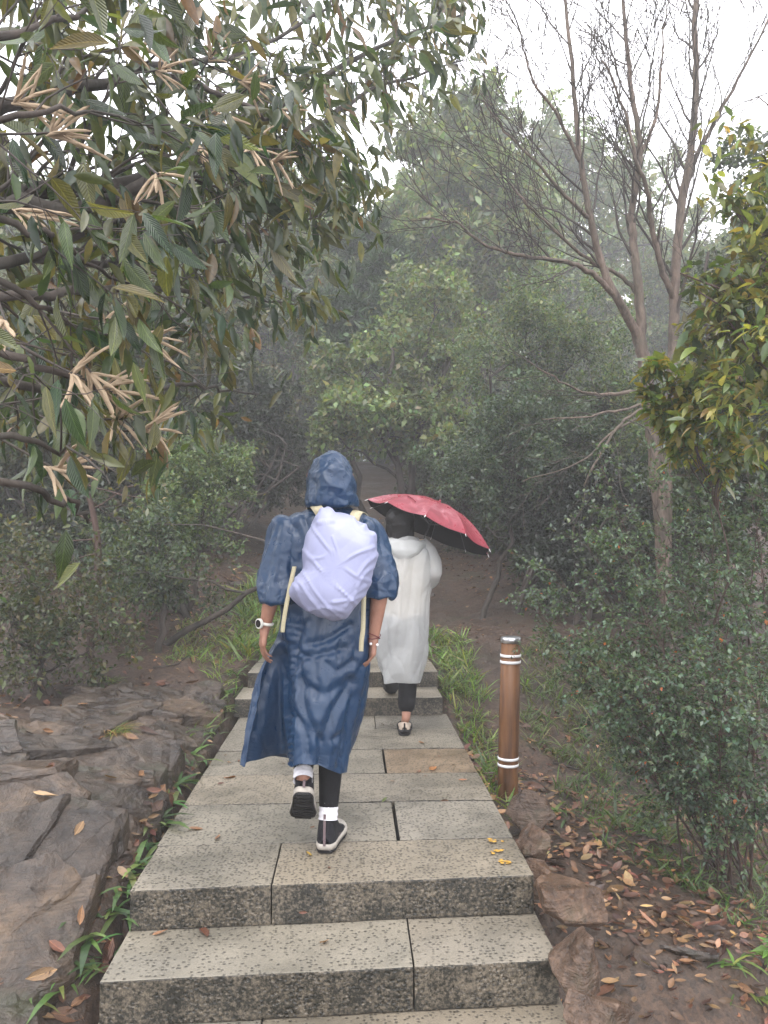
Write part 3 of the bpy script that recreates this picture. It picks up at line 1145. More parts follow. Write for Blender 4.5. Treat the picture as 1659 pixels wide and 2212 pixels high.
bush('evergreen_bush', 'dense dark evergreen bush overhanging the trail just right of the umbrella',
     [(1010, 960, 8.5, 0.5), (1090, 930, 8.5, 0.5), (1000, 1030, 8.3, 0.38), (1090, 1010, 8.3, 0.45), (1170, 990, 8.3, 0.45), (1060, 860, 8.7, 0.5), (1160, 900, 8.6, 0.5), (960, 990, 8.6, 0.3), (1230, 960, 8.3, 0.4)], 111, BLUEG, per=10, length=0.042)
bush('evergreen_bush', 'tall small leaved evergreen bush behind the bare tree trunk',
     [(1180, 800, 9, 0.6), (1270, 760, 9, 0.6), (1280, 880, 8.8, 0.6), (1340, 820, 9, 0.6), (1130, 720, 9.5, 0.6), (1230, 660, 9.5, 0.6), (1330, 680, 9.5, 0.6), (1060, 760, 9.5, 0.55), (1350, 950, 8.6, 0.5)], 112, FARG + BLUEG, per=8, length=0.045)
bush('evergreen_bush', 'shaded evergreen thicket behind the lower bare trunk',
     [(1200, 1090, 8.2, 0.4), (1290, 1060, 8, 0.45), (1380, 1080, 7.8, 0.45), (1130, 1130, 8.4, 0.35), (1250, 1180, 8, 0.4), (1350, 1200, 7.6, 0.4), (1460, 1130, 7.2, 0.5), (1180, 1230, 8.2, 0.28), (1440, 1240, 7.0, 0.4)], 113, [(0.014, 0.022, 0.014), (0.02, 0.032, 0.018)], per=9, length=0.045)  # near-black greens put the thicket's shade into its leaf colour
bush('evergreen_bush', 'dark evergreen bush filling the far right side behind the yellow leaved tree',
     [(1520, 900, 6.5, 0.5), (1600, 860, 6.4, 0.55), (1640, 960, 6.2, 0.5), (1540, 1000, 6.4, 0.5), (1660, 760, 6.6, 0.6), (1560, 720, 7, 0.6), (1620, 1080, 6, 0.45), (1700, 600, 7, 0.7), (1600, 560, 7.5, 0.6), (1660, 430, 7.5, 0.6), (1620, 330, 8, 0.5)], 114, [tuple(0.6 * q for q in c_) for c_ in GREEN + BLUEG], per=8, length=0.06)

# left understory; shade is put into the darker leaf colours of most shrubs
bush('understory_shrub', 'light green small leaved shrub reaching over the trail left of the hood',
     [(480, 1040, 8, 0.38), (410, 1060, 7.8, 0.4), (340, 1040, 7.6, 0.4), (520, 1010, 8.2, 0.25), (430, 1120, 7.6, 0.36), (350, 1130, 7.4, 0.38), (450, 980, 8.2, 0.4)], 121, GREEN, per=7, length=0.042, keep=0.8)
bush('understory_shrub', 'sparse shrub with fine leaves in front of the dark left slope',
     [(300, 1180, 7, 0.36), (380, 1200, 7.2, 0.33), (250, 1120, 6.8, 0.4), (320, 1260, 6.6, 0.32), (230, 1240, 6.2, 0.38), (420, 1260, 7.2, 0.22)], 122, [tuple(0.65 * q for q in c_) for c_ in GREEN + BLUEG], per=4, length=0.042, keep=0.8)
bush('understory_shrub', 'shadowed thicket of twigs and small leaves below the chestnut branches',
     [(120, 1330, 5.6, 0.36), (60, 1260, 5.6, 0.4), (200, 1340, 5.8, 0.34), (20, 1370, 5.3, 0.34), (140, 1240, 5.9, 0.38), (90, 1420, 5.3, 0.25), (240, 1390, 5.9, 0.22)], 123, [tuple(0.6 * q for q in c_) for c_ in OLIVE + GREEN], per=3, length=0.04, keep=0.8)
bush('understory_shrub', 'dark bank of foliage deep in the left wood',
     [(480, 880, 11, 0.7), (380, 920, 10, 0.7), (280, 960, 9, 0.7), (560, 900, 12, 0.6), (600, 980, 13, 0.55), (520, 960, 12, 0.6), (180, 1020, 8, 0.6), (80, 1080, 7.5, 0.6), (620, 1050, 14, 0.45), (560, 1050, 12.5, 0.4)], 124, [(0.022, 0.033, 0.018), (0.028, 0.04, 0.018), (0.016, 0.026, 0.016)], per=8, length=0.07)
bush('understory_shrub', 'olive foliage of mid height trees left of the trail',
     [(300, 700, 10, 0.8), (420, 760, 11, 0.8), (200, 820, 9, 0.8), (520, 800, 13, 0.8), (100, 720, 8, 0.8), (350, 840, 10, 0.7), (600, 760, 15, 0.8), (60, 900, 7.5, 0.6), (640, 860, 15, 0.7), (420, 620, 12, 0.8), (180, 600, 10, 0.8), (40, 560, 9, 0.8)], 125, [tuple(0.7 * q for q in c_) for c_ in OLIVE + GREEN], per=7, length=0.085, trunk_r=0.06)
# yellow leaved tree at the right edge
bush('yellow_leaved_tree', 'tree with yellowing oval leaves hanging in at the right beside the bare trunks',
     [(1640, 420, 3.9, 0.30), (1620, 520, 3.7, 0.32), (1545, 560, 3.6, 0.26), (1630, 620, 3.5, 0.32), (1510, 630, 3.5, 0.22), (1650, 720, 3.5, 0.32), (1570, 690, 3.5, 0.28), (1470, 590, 3.6, 0.18), (1660, 300, 4.0, 0.32), (1590, 460, 3.8, 0.24), (1650, 830, 3.6, 0.3), (1640, 210, 4.2, 0.26), (1700, 560, 3.4, 0.34), (1590, 770, 3.7, 0.24)], 131,
     YELLO + GREEN + OLIVE, weights=[2, 3, 1, 3, 1, 2, 1, 1.5, 1, 1, 1, 1], per=2, keep=0.6, length=0.072, ratio=0.4, tpl='fine', mat='leaf', cat='tree', trunk_r=0.03, stems=1, n_lobe=6, kids=(4, 3), droop=0.3, spread=0.03, flat=0.75, bark='bark_red', base=(2.7, 3.5))
bush('yellow_leaved_tree', 'sapling with bright yellow green leaves crossing in front of the twin bare trunks',
     [(1430, 830, 4.2, 0.13), (1480, 800, 4.2, 0.13), (1540, 810, 4.2, 0.15), (1450, 890, 4.2, 0.12), (1520, 870, 4.2, 0.14), (1600, 800, 4.1, 0.14), (1580, 850, 4.1, 0.13), (1410, 800, 4.2, 0.07), (1480, 920, 4.1, 0.1), (1550, 920, 4.1, 0.12)], 132,
     [(0.15, 0.17, 0.025), (0.10, 0.15, 0.03), (0.22, 0.19, 0.03), (0.08, 0.13, 0.035)], per=3, length=0.06, ratio=0.5, tpl='fine', mat='leaf', cat='tree', trunk_r=0.012, stems=1, n_lobe=5, kids=(3, 2), droop=0.1, spread=0.02, flat=0.8, bark='bark_red', base=(2.25, 4.3))
# small leaved shrub, lower right foreground
def arching_shrub(name, label, base, tips, seed, cols, leaf_len, r0=0.007):
    rd = random.Random(seed)
    rgn = np.random.default_rng(seed)
    root = thing(name, base, label, 'bush')
    sk = Skel()
    for tip in tips:
        tip = Vector(tip)
        b = Vector(base) + Vector((rd.gauss(0, 0.10), rd.gauss(0, 0.10), -0.03))
        pts, rad = limb(sk, b, tip, r0, 0.0018, rd, 0.13, 14, 0, 0.012)
        for i in range(4, 15):
            d = (Vector(pts[min(14, i + 1)]) - Vector(pts[i - 1])).normalized()
            for q in range(3):
                dd = perp_turn(d, rd.uniform(0.45, 1.0), rd)
                dd.z *= 0.45
                grow(sk, Vector(pts[i]), dd.normalized(), rd.uniform(0.10, 0.26), 0.0022, 1, 2, rd, (0, 3), 0.5, 0.65, 0.1, -0.01, 0.4, 0.3, 0.7, 0.035)
    wood(sk, root, M['bark_red'], ('branch', 'twig'), (5, 3, 3), 1)
    pos, d, u, ln_ = anchors_leaves(rgn, sk, 3, 0.006, leaf_len, 0.2, -0.05, 0.8, 0.9)
    leaves_obj('foliage', pos, d, u, ln_, 0.62, palette(rgn, len(pos), cols, [4, 4, 3, 2, 3, 3, 0.12]), M['leaf'], root, 'mid', 'stuff')
    return root


SHRUB = BLUEG + [(0.12, 0.18, 0.12), (0.11, 0.165, 0.12), (0.40, 0.12, 0.05)]
sb = base_at(1560, 4.1)
arching_shrub('small_leaved_shrub', 'arching shrub with rows of tiny blue green leaves right of the bollard', sb,
              [at(*q) for q in [(1200, 1235, 4.5), (1150, 1300, 4.6), (1270, 1180, 4.5), (1300, 1290, 4.3), (1340, 1130, 4.5), (1230, 1370, 4.4), (1250, 1450, 4.2), (1310, 1520, 4.0), (1370, 1600, 3.9), (1440, 1180, 4.3), (1540, 1120, 4.3), (1640, 1160, 4.2), (1400, 1350, 4.0), (1480, 1280, 4.0), (1580, 1230, 3.9), (1660, 1300, 3.8), (1440, 1450, 3.8), (1520, 1400, 3.7), (1600, 1420, 3.6), (1380, 1450, 3.9), (1470, 1560, 3.7), (1560, 1540, 3.5), (1640, 1520, 3.4), (1330, 1390, 4.2)]],
              141, SHRUB, 0.027)
sb2 = base_at(1690, 4.6)
arching_shrub('small_leaved_shrub', 'taller arching small leaved shrub growing behind the bollard shrub', sb2,
              [at(*q) for q in [(1300, 1010, 4.9), (1400, 1060, 4.8), (1460, 980, 4.8), (1350, 1180, 4.8), (1540, 1010, 4.7), (1620, 980, 4.6), (1650, 1080, 4.5), (1500, 1160, 4.6), (1580, 1180, 4.5), (1430, 1250, 4.6)]],
              142, SHRUB, 0.029)

# undergrowth closing both sides of the trail and its far end; bush greens darkened as painted shade
b = base_at(1250, 10.5)
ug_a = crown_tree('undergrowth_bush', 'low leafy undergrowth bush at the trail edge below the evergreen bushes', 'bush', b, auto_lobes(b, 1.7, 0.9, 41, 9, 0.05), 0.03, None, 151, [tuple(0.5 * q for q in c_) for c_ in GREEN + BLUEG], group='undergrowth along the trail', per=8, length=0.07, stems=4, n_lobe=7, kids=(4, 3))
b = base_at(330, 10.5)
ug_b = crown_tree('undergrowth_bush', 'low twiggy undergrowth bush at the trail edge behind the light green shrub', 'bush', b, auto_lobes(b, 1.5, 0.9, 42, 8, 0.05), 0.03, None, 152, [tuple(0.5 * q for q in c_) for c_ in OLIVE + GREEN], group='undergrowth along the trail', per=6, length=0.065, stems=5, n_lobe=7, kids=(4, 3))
b = base_at(905, 19)
sl = crown_tree('slender_tree', 'slender dark trunked tree at the misty end of the trail', 'tree', b, auto_lobes(b, 7.5, 1.5, 43, 6, 0.5), 0.09, None, 153, FARG, group='slender trees at the end of the trail', per=6, length=0.14, n_lobe=7)
ru = random.Random(12)
for i in range(64):
    sgn_ = -1 if i % 2 else 1
    dpt = 9.0 + 17 * (i / 64.0) + ru.uniform(-0.6, 0.6)
    xo = (0.35 - 0.02 * dpt) + sgn_ * ((1.75 if sgn_ > 0 else 2.7) + ru.uniform(0, 1.0) + (i % 4 > 1) * ru.uniform(0.8, 3.5))
    if dpt > 19:
        xo = (0.1 if sgn_ > 0 else 0) + sgn_ * ru.uniform(0.3, 5.5)
    src = ug_a if ru.random() < 0.5 else ug_b
    sc_ = ru.uniform(0.75, 1.35)
    lab_ = '%s %s undergrowth bush %s' % ('small' if sc_ < 0.95 else ('tall' if sc_ > 1.15 else 'knee high'), 'dense green' if src is ug_a else 'twiggy olive',
                                          (('on the bank left of' if sgn_ < 0 else 'on the bank right of') + (' the lower trail' if dpt < 12 else (' the climbing trail' if dpt < 15.5 else ' the misty upper trail'))) if dpt <= 19 else 'closing the misty end of the trail')
    copy_tree(src, (xo, dpt, gh(xo, dpt) - 0.05), ru.uniform(0, 6.28), sc_, lab_, 'undergrowth along the trail')
for i in range(20):
    dpt = 15 + i * 0.85
    xo = ru.choice((-1, 1)) * ru.uniform(0.9, 4.5) + 0.1
    sc_ = ru.uniform(0.75, 1.15)
    copy_tree(sl, (xo, dpt, gh(xo, dpt) - 0.05), ru.uniform(0, 6.28), sc_, '%s slender dark trunked tree %s' % ('short' if sc_ < 0.88 else ('tall' if sc_ > 1.02 else 'middling'), ('left of' if xo < 0 else 'right of') + (' the climbing trail' if dpt < 22 else ' the trail where it fades into mist')), 'slender trees at the end of the trail')

# far wood that reads as one mass
rw = np.random.default_rng(90)
n = 52000
a_ = rw.uniform(-1.15, 1.15, n)
dist = rw.uniform(33, 50, n)
Xw, Yw = dist * np.sin(a_), dist * np.cos(a_)
Zw = 5.0 + rw.random(n) ** 1.3 * (7.5 + 2.2 * vnoise(np.stack([a_ * 7, dist * 0.1, 0 * a_], 1), 5)) - 1.2
Pw = np.stack([Xw, Yw, Zw], 1)
kp = vnoise(Pw * 0.45, 6) + 0.55 > 0
Pw = Pw[kp]
fw = leaves_obj('far_wood', Pw, rw.normal(0, 1, Pw.shape), rw.normal(0, 1, Pw.shape) + np.array([0, 0, 0.6]), 0.42, 0.55, palette(rw, len(Pw), FARG), M['leaf_far'], None, 'low')
tag(fw, 'pale far wood fading into the mist', 'wood', kind='stuff')

# ------------------------------------------------------------------ chestnut tree, left foreground
rnd = random.Random(77)
rg = np.random.default_rng(77)
chest_base = Vector((-3.7, 2.7, gh(-3.7, 2.7)))
chestnut = thing('chestnut_tree', chest_base, 'chestnut tree with drooping long leaves and tan catkins reaching over the trail', 'tree')
sk = Skel()
trunk_pts = [chest_base + Vector((0, 0, -0.2)), chest_base + Vector((0.05, 0, 0.9)), Vector((-3.55, 2.65, 1.9)), Vector((-3.35, 2.7, 2.8)), Vector((-3.3, 2.8, 3.8))]
tp = catmull(np.array([tuple(q) for q in trunk_pts]), 16, False)
tube_obj('trunk', [(tp, np.linspace(0.14, 0.06, 16))], 10, M['bark_dark'], chestnut)
LIMBS = [
    (0.045, [(-250, 520, 2.6), (0, 412, 2.8), (290, 392, 3.0), (520, 285, 3.7), (760, 130, 4.6), (1000, 30, 5.4)]),
    (0.035, [(-250, 520, 2.6), (0, 440, 2.7), (200, 445, 2.7), (450, 330, 3.3), (640, 290, 4.0), (820, 190, 4.8), (1000, 130, 5.4)]),
    (0.03, [(-200, 300, 2.6), (120, 200, 2.8), (330, 150, 3.2), (560, 100, 3.8), (760, -20, 4.5)]),
    (0.025, [(-200, 560, 2.6), (60, 560, 2.8), (300, 560, 3.4), (560, 500, 4.2), (740, 450, 5.0)]),
    (0.02, [(-200, 640, 2.4), (100, 640, 2.6), (350, 620, 3.4), (520, 640, 4.3), (660, 660, 5.0)]),
    (0.014, [(-200, 700, 2.0), (60, 780, 2.0), (190, 830, 2.1), (300, 890, 2.3)]),
    (0.018, [(-200, 800, 2.2), (150, 840, 2.8), (350, 830, 3.6), (480, 840, 4.2), (560, 850, 4.6)]),
    (0.012, [(-200, 900, 1.7), (20, 940, 1.7), (130, 980, 1.8)]),
    (0.012, [(-200, 980, 1.9), (60, 1050, 1.9), (150, 1090, 2.0), (190, 1130, 2.1)]),
    (0.02, [(-200, 100, 2.2), (80, 60, 2.4), (250, -20, 2.8)]),
    (0.012, [(-200, 250, 1.8), (30, 250, 1.8), (200, 240, 1.9)]),
    (0.012, [(-200, 420, 1.7), (40, 480, 1.8), (150, 540, 1.9), (270, 610, 2.1)]),
    (0.025, [(-200, -100, 3.0), (200, -90, 3.6), (600, -50, 4.4), (940, -20, 5.2)]),
    (0.016, [(330, 150, 3.2), (480, 210, 3.3), (610, 270, 3.5), (700, 330, 3.8)]),
    (0.016, [(520, 285, 3.7), (640, 330, 4.2), (760, 350, 4.8), (800, 380, 5.0)]),
    (0.014, [(60, 560, 2.8), (260, 480, 2.9), (420, 480, 3.2), (560, 420, 3.8)]),
    (0.012, [(-150, 560, 1.8), (60, 640, 1.9), (150, 700, 2.0)]),
]
leaf_seed_pts = []
for r0, pl in LIMBS:
    C = np.array([tuple(at(*q)) for q in pl])
    n = 6 * (len(C) - 1) + 1
    P = catmull(C, n, False)
    P[1:-1] += rg.normal(0, 0.008, (n - 2, 3))
    R = np.linspace(r0, max(0.004, r0 * 0.16), n)
    tube_obj('limb', [(P, R)], 8, M['bark_dark'], chestnut)
    L = np.concatenate([[0], np.cumsum(np.linalg.norm(np.diff(P, axis=0), axis=1))])
    s = 0.1
    while s < L[-1]:
        i = min(n - 2, int(np.searchsorted(L, s)))
        d = Vector(P[i + 1] - P[i]).normalized()
        px, py, zf = to_px(P[i:i + 1])
        if px[0] > -140:
            dd = perp_turn(d, rnd.uniform(0.5, 1.1), rnd)
            grow(sk, Vector(P[i]), dd, rnd.uniform(0.25, 0.5), max(0.003, R[i] * 0.35), 1, 2, rnd, (0, 4), 0.55, 0.75, 0.14, -0.05, 0.4, 0.3, 0.65, 0.09)
        s += rnd.uniform(0.07, 0.16)
    grow(sk, Vector(P[-1]), Vector(P[-1] - P[-2]).normalized(), 0.4, 0.004, 1, 2, rnd, (0, 5), 0.55, 0.6, 0.14, -0.05, 0.4, 0.2, 0.65, 0.09)
_P = [(-900, -900), (1050, -900), (1040, 180), (940, 230), (830, 330), (800, 520), (740, 680), (620, 780), (560, 880), (480, 960), (350, 960), (300, 1050), (160, 1080), (130, 1220), (-900, 1260)]
for lev in list(sk.polys):
    kept = []
    for pts_, rad_ in sk.polys[lev]:
        ex, ey, ez = to_px(np.array(pts_[-1:]))
        if in_poly(ex[0], ey[0], _P):
            kept.append((pts_, rad_))
    sk.polys[lev] = kept
wood(sk, chestnut, M['bark_dark'], ('limb', 'branch', 'twig'), (6, 5, 4), 1)
A, D = np.array(sk.anchor), np.array(sk.adir)
k = 2
A, D = np.repeat(A, k, 0), np.repeat(D, k, 0)
keep = rg.random(len(A)) < np.clip(0.74 - 0.09 * (A[:, 1] - 2.0), 0.42, 0.70)
A, D = A[keep], D[keep]
n = len(A)
pos = A + rg.normal(0, 0.008, (n, 3))
dl = unit(D * 0.45 + rg.normal(0, 0.45, (n, 3)) + np.array([0, 0, -0.75]))
ul = unit(rg.normal(0, 0.6, (n, 3)) + np.array([0, -0.1, 0.35]))
ln = 0.112 * np.exp(rg.normal(0, 0.26, n))
rt = rg.uniform(0.25, 0.36, n)
CH = [(0.042, 0.064, 0.022), (0.078, 0.086, 0.028), (0.022, 0.045, 0.02), (0.12, 0.11, 0.036), (0.12, 0.075, 0.033), (0.065, 0.095, 0.03)]
tint = palette(rg, n, CH, [4, 4, 3, 2, 0.6, 2])
mid = pos + dl * ln[:, None] * 0.5
px, py, zf = to_px(mid)
# keep air in front of the lens
PRUNE = [(-900, -900), (1062, -900), (1055, 230), (960, 250), (850, 340), (830, 540), (760, 700), (640, 800), (585, 900), (520, 985), (380, 990), (330, 1090), (180, 1110), (150, 1300), (-900, 1340)]
PRUNE_NEAR = [(-900, -900), (480, -900), (700, 300), (480, 560), (330, 720), (370, 900), (350, 985), (180, 1080), (140, 1290), (-900, 1320)]
tipx, tipy, _z = to_px(pos + dl * ln[:, None])
ok = np.array([z > 1.15 and l_ / z < 0.074 and in_poly(a, b, PRUNE) and in_poly(c, d, PRUNE) and (z > 2.7 or in_poly(c, d, PRUNE_NEAR)) for a, b, c, d, z, l_ in zip(px, py, tipx, tipy, zf, ln)])
app = np.where((px > -30) & (px < 1690) & (py > -30) & (py < 2240) & ok, ln / np.maximum(zf, 0.1), 0)
order = np.argsort(-app)
big = order[:300]
rest = np.array([i for i in order[300:] if ok[i]])
leaves_obj('foliage', pos[rest], dl[rest], ul[rest], ln[rest], rt[rest], tint[rest], M['leaf'], chestnut, 'fine', 'stuff')


def leaf_mesh(name, tpl, curl, mat, twist=0.0):
    T, F = TPL[tpl]
    T = T.copy()
    T[:, 2] += curl * T[:, 1] ** 2
    T[:, 2] += twist * T[:, 0] * T[:, 1]
    me = bpy.data.meshes.new(name)
    me.from_pydata([tuple(v) for v in T], [], [tuple(map(int, f)) for f in F])
    me.polygons.foreach_set('use_smooth', np.ones(len(me.polygons), bool))
    me.materials.append(mat)
    return me


def put_leaf(name, me, p, X, Y, Z, L, W, color, root=None):
    o = bpy.data.objects.new(name, me)
    COL.objects.link(o)
    m = Matrix(((X[0] * W, Y[0] * L, Z[0] * L, p[0]), (X[1] * W, Y[1] * L, Z[1] * L, p[1]), (X[2] * W, Y[2] * L, Z[2] * L, p[2]), (0, 0, 0, 1)))
    if root is not None:
        o.parent = root
        o.matrix_parent_inverse = world_of(root).inverted()
    o.matrix_basis = m
    o.color = (color[0], color[1], color[2], 1)
    return o


LM = [leaf_mesh('leaf', 'fine', c, M['leaf_obj'], tw) for c, tw in ((0.0, 0.0), (-0.15, 0.15), (0.12, -0.15), (-0.05, 0.3))]
Xf, Yf, Zf = leaf_frames(dl, ul)
for q in big:
    put_leaf('leaf', LM[q % 4], pos[q], Xf[q], Yf[q], Zf[q], ln[q], ln[q] * rt[q], tint[q], chestnut)

# catkin clusters
CAT = [(60, 225, 2.0, 6), (130, 285, 2.0, 7), (350, 150, 2.6, 6), (460, 115, 2.9, 5), (535, 180, 3.0, 6), (545, 320, 2.8, 6), (600, 350, 3.0, 7), (340, 375, 2.2, 5), (420, 310, 2.5, 4),
       (205, 815, 2.0, 8), (165, 810, 1.9, 5), (250, 850, 2.05, 5), (325, 925, 2.3, 7), (130, 1018, 1.85, 6), (330, 735, 2.3, 5), (15, 700, 1.6, 3), (260, 905, 2.1, 4), (230, 690, 2.1, 4), (60, 470, 1.9, 4), (470, 250, 2.8, 4), (300, 90, 2.6, 4), (620, 240, 3.4, 4)]
catkin_meshes = []
for v in range(4):
    t = np.linspace(0, 1, 9)
    P = np.stack([0.12 * (v - 1.5) * t * t, t, -0.10 * t * t * (1 + 0.4 * v)], 1)
    R = 0.033 * np.array([0.6, 1.0, 1.1, 1.05, 1.1, 1.0, 0.95, 0.75, 0.15])
    V, F = tubes([(P, R)], 7)
    V = V + np.random.default_rng(v).normal(0, 0.007, V.shape)
    me = bpy.data.meshes.new('catkin')
    me.from_pydata([tuple(map(float, q)) for q in V], [], [tuple(map(int, q)) for q in F])
    me.materials.append(M['catkin'])
    catkin_meshes.append(me)
for cpx, cpy, dp, cnt in [(a_, b_, c_, n_ + 3) for a_, b_, c_, n_ in CAT]:
    c = at(cpx, cpy, dp)
    ax = Vector((rnd.uniform(0.2, 1.0), rnd.uniform(-0.6, 0.3), rnd.uniform(-0.5, 0.35))).normalized()
    st = c - ax * 0.22 + Vector((0, 0, 0.05))
    tw = catmull(np.array([tuple(st), tuple(c - ax * 0.1 + Vector((0, 0, 0.02))), tuple(c), tuple(c + ax * 0.02)]), 8, False)
    cl = tube_obj('catkin_cluster', [(tw, np.linspace(0.004, 0.0025, 8))], 5, M['bark_dark'], chestnut)
    for q in range(cnt):
        d = perp_turn(ax, rnd.uniform(0.25, 1.25), rnd)
        D1 = np.array([tuple(d)])
        X, Y, Z = leaf_frames(D1, np.array([[rnd.gauss(0, .3), rnd.gauss(0, .3), 1.0]]))
        L = rnd.uniform(0.085, 0.145)
        o = put_leaf('catkin', catkin_meshes[q % 4], c - ax * rnd.uniform(0, 0.04), X[0], Y[0], Z[0], L, L, (1, 1, 1))
        o.parent = cl
        o.matrix_parent_inverse = world_of(cl).inverted()

# ------------------------------------------------------------------ bare twin trunked tree, right
rnd = random.Random(31)
bare_base = on_ground(1440, 1600)
bd = 6.0
bare_base = base_at(1442, bd)
bare = thing('bare_tree', bare_base, 'leafless twin trunked tree with pale tan bark and fine upward twigs', 'tree')
sk = Skel()
BL = [  # (r0, r1, twigs, points)
    (0.064, 0.046, 0, 'trunk', [(1446, 1720, 6.0), (1440, 1500, 6.0), (1437, 1330, 6.0), (1430, 1150, 6.0), (1416, 1010, 6.0), (1406, 900, 6.0), (1396, 800, 6.0), (1384, 740, 6.0)]),
    (0.052, 0.020, 1, 'trunk', [(1436, 1300, 6.05), (1440, 1000, 6.1), (1450, 850, 6.15), (1456, 700, 6.2), (1462, 550, 6.2), (1475, 430, 6.2), (1492, 330, 6.2), (1505, 180, 6.25), (1500, 60, 6.3), (1512, -100, 6.3)]),
    (0.042, 0.010, 1, 'limb', [(1386, 760, 6.0), (1372, 715, 6.0), (1330, 640, 5.9), (1300, 570, 5.9), (1275, 470, 5.85), (1255, 350, 5.8), (1240, 200, 5.8), (1225, 40, 5.8), (1215, -60, 5.8)]),
    (0.045, 0.012, 1, 'limb', [(1388, 770, 6.0), (1384, 690, 6.0), (1378, 600, 6.0), (1368, 520, 6.05), (1366, 450, 6.1), (1382, 330, 6.1), (1366, 200, 6.1), (1350, 60, 6.1), (1345, -80, 6.1)]),
    (0.028, 0.008, 1, 'limb', [(1458, 650, 6.2), (1428, 570, 6.1), (1408, 480, 6.0), (1398, 410, 5.9), (1372, 340, 5.8), (1350, 240, 5.8), (1300, 130, 5.7)]),
    (0.026, 0.008, 1, 'limb', [(1478, 425, 6.2), (1500, 350, 6.3), (1540, 270, 6.4), (1595, 170, 6.4), (1660, 40, 6.4)]),
    (0.024, 0.005, 1, 'limb', [(1330, 640, 5.9), (1280, 590, 5.8), (1225, 566, 5.7), (1130, 553, 5.6), (1040, 525, 5.6), (985, 480, 5.6), (905, 472, 5.6)]),
    (0.02, 0.005, 1, 'limb', [(1380, 640, 6.0), (1345, 600, 6.0), (1270, 560, 5.9), (1190, 490, 5.8), (1130, 430, 5.8), (1080, 370, 5.8)]),
    (0.018, 0.004, 1, 'limb', [(1275, 470, 5.85), (1220, 420, 5.7), (1160, 350, 5.6), (1090, 280, 5.6), (1040, 210, 5.5)]),
    (0.016, 0.004, 1, 'limb', [(1255, 350, 5.8), (1210, 260, 5.7), (1150, 170, 5.6), (1120, 60, 5.6)]),
    (0.018, 0.004, 1, 'limb', [(1385, 330, 6.1), (1420, 240, 6.2), (1430, 120, 6.3), (1445, 0, 6.3)]),
    (0.018, 0.003, 2, 'limb', [(1396, 838, 6.0), (1330, 850, 5.8), (1270, 848, 5.7), (1210, 822, 5.6), (1140, 780, 5.5)]),
    (0.014, 0.003, 2, 'limb', [(1400, 872, 6.0), (1340, 885, 5.7), (1260, 900, 5.5), (1170, 905, 5.4)]),
    (0.014, 0.004, 2, 'limb', [(1402, 880, 6.0), (1350, 905, 5.6), (1305, 965, 5.4), (1270, 1030, 5.3), (1262, 1070, 5.3)]),
    (0.012, 0.003, 2, 'limb', [(1404, 890, 6.0), (1330, 930, 5.7), (1250, 1000, 5.5), (1130, 1040, 5.4)]),
]
for r0, r1, tw, nm, pl in BL:
    C = np.array([tuple(at(*q)) for q in pl])
    n = 5 * (len(C) - 1) + 1
    P = catmull(C, n, False)
    P[1:-1] += np.random.default_rng(int(r0 * 1e5)).normal(0, 0.005 if r0 < 0.04 else 0.004, (n - 2, 3))
    R = np.linspace(r0, r1, n)
    if nm == 'trunk':
        R = R * (1 + 0.06 * vnoise(P * 6, 4))
    tube_obj(nm, [(P, R)], 10 if nm == 'trunk' else 7, M['bark_tan'], bare)
    if not tw:
        continue
    L = np.concatenate([[0], np.cumsum(np.linalg.norm(np.diff(P, axis=0), axis=1))])
    s = L[-1] * (0.35 if nm == 'trunk' else 0.22)
    while s < L[-1]:
        i = min(n - 2, int(np.searchsorted(L, s)))
        d = Vector(P[i + 1] - P[i]).normalized()
        dd = perp_turn(d, rnd.uniform(0.4, 0.9), rnd)
        if tw == 1:
            dd = (dd + Vector((0, 0, 0.35))).normalized()
            grow(sk, Vector(P[i]), dd, rnd.uniform(0.5, 1.0), max(0.004, R[i] * 0.4), 1, 3, rnd, (0, 4, 3), 0.55, 0.55, 0.09, 0.05, 0.3, 0.25, 0.6, 0.12)
            s += rnd.uniform(0.11, 0.21)
        else:
            grow(sk, Vector(P[i]), dd, rnd.uniform(0.3, 0.6), max(0.003, R[i] * 0.4), 1, 2, rnd, (0, 3), 0.5, 0.55, 0.12, 0.0, 0.3, 0.25, 0.6, 0.12)
            s += rnd.uniform(0.18, 0.3)
for lev in sk.polys:
    sk.polys[lev] = [(p, [max(x, 0.0030) for x in r]) for p, r in sk.polys[lev]]
wood(sk, bare, M['bark_dark'], ('limb', 'branch', 'twig'), (6, 5, 3, 3), 1)
# sparse buds and last leaves on the twig ends
sel = [i for i in range(len(sk.anchor)) if rnd.random() < 0.05]
A = np.array([sk.anchor[i] for i in sel])
D = np.array([sk.adir[i] for i in sel])
leaves_obj('buds', A, D + np.random.default_rng(3).normal(0, 0.4, A.shape), np.tile([0.3, 0.2, 1.0], (len(A), 1)), 0.025, 0.45, palette(rg, len(A), [(0.10, 0.11, 0.06), (0.13, 0.10, 0.06)]), M['leaf'], bare, 'low', 'stuff')

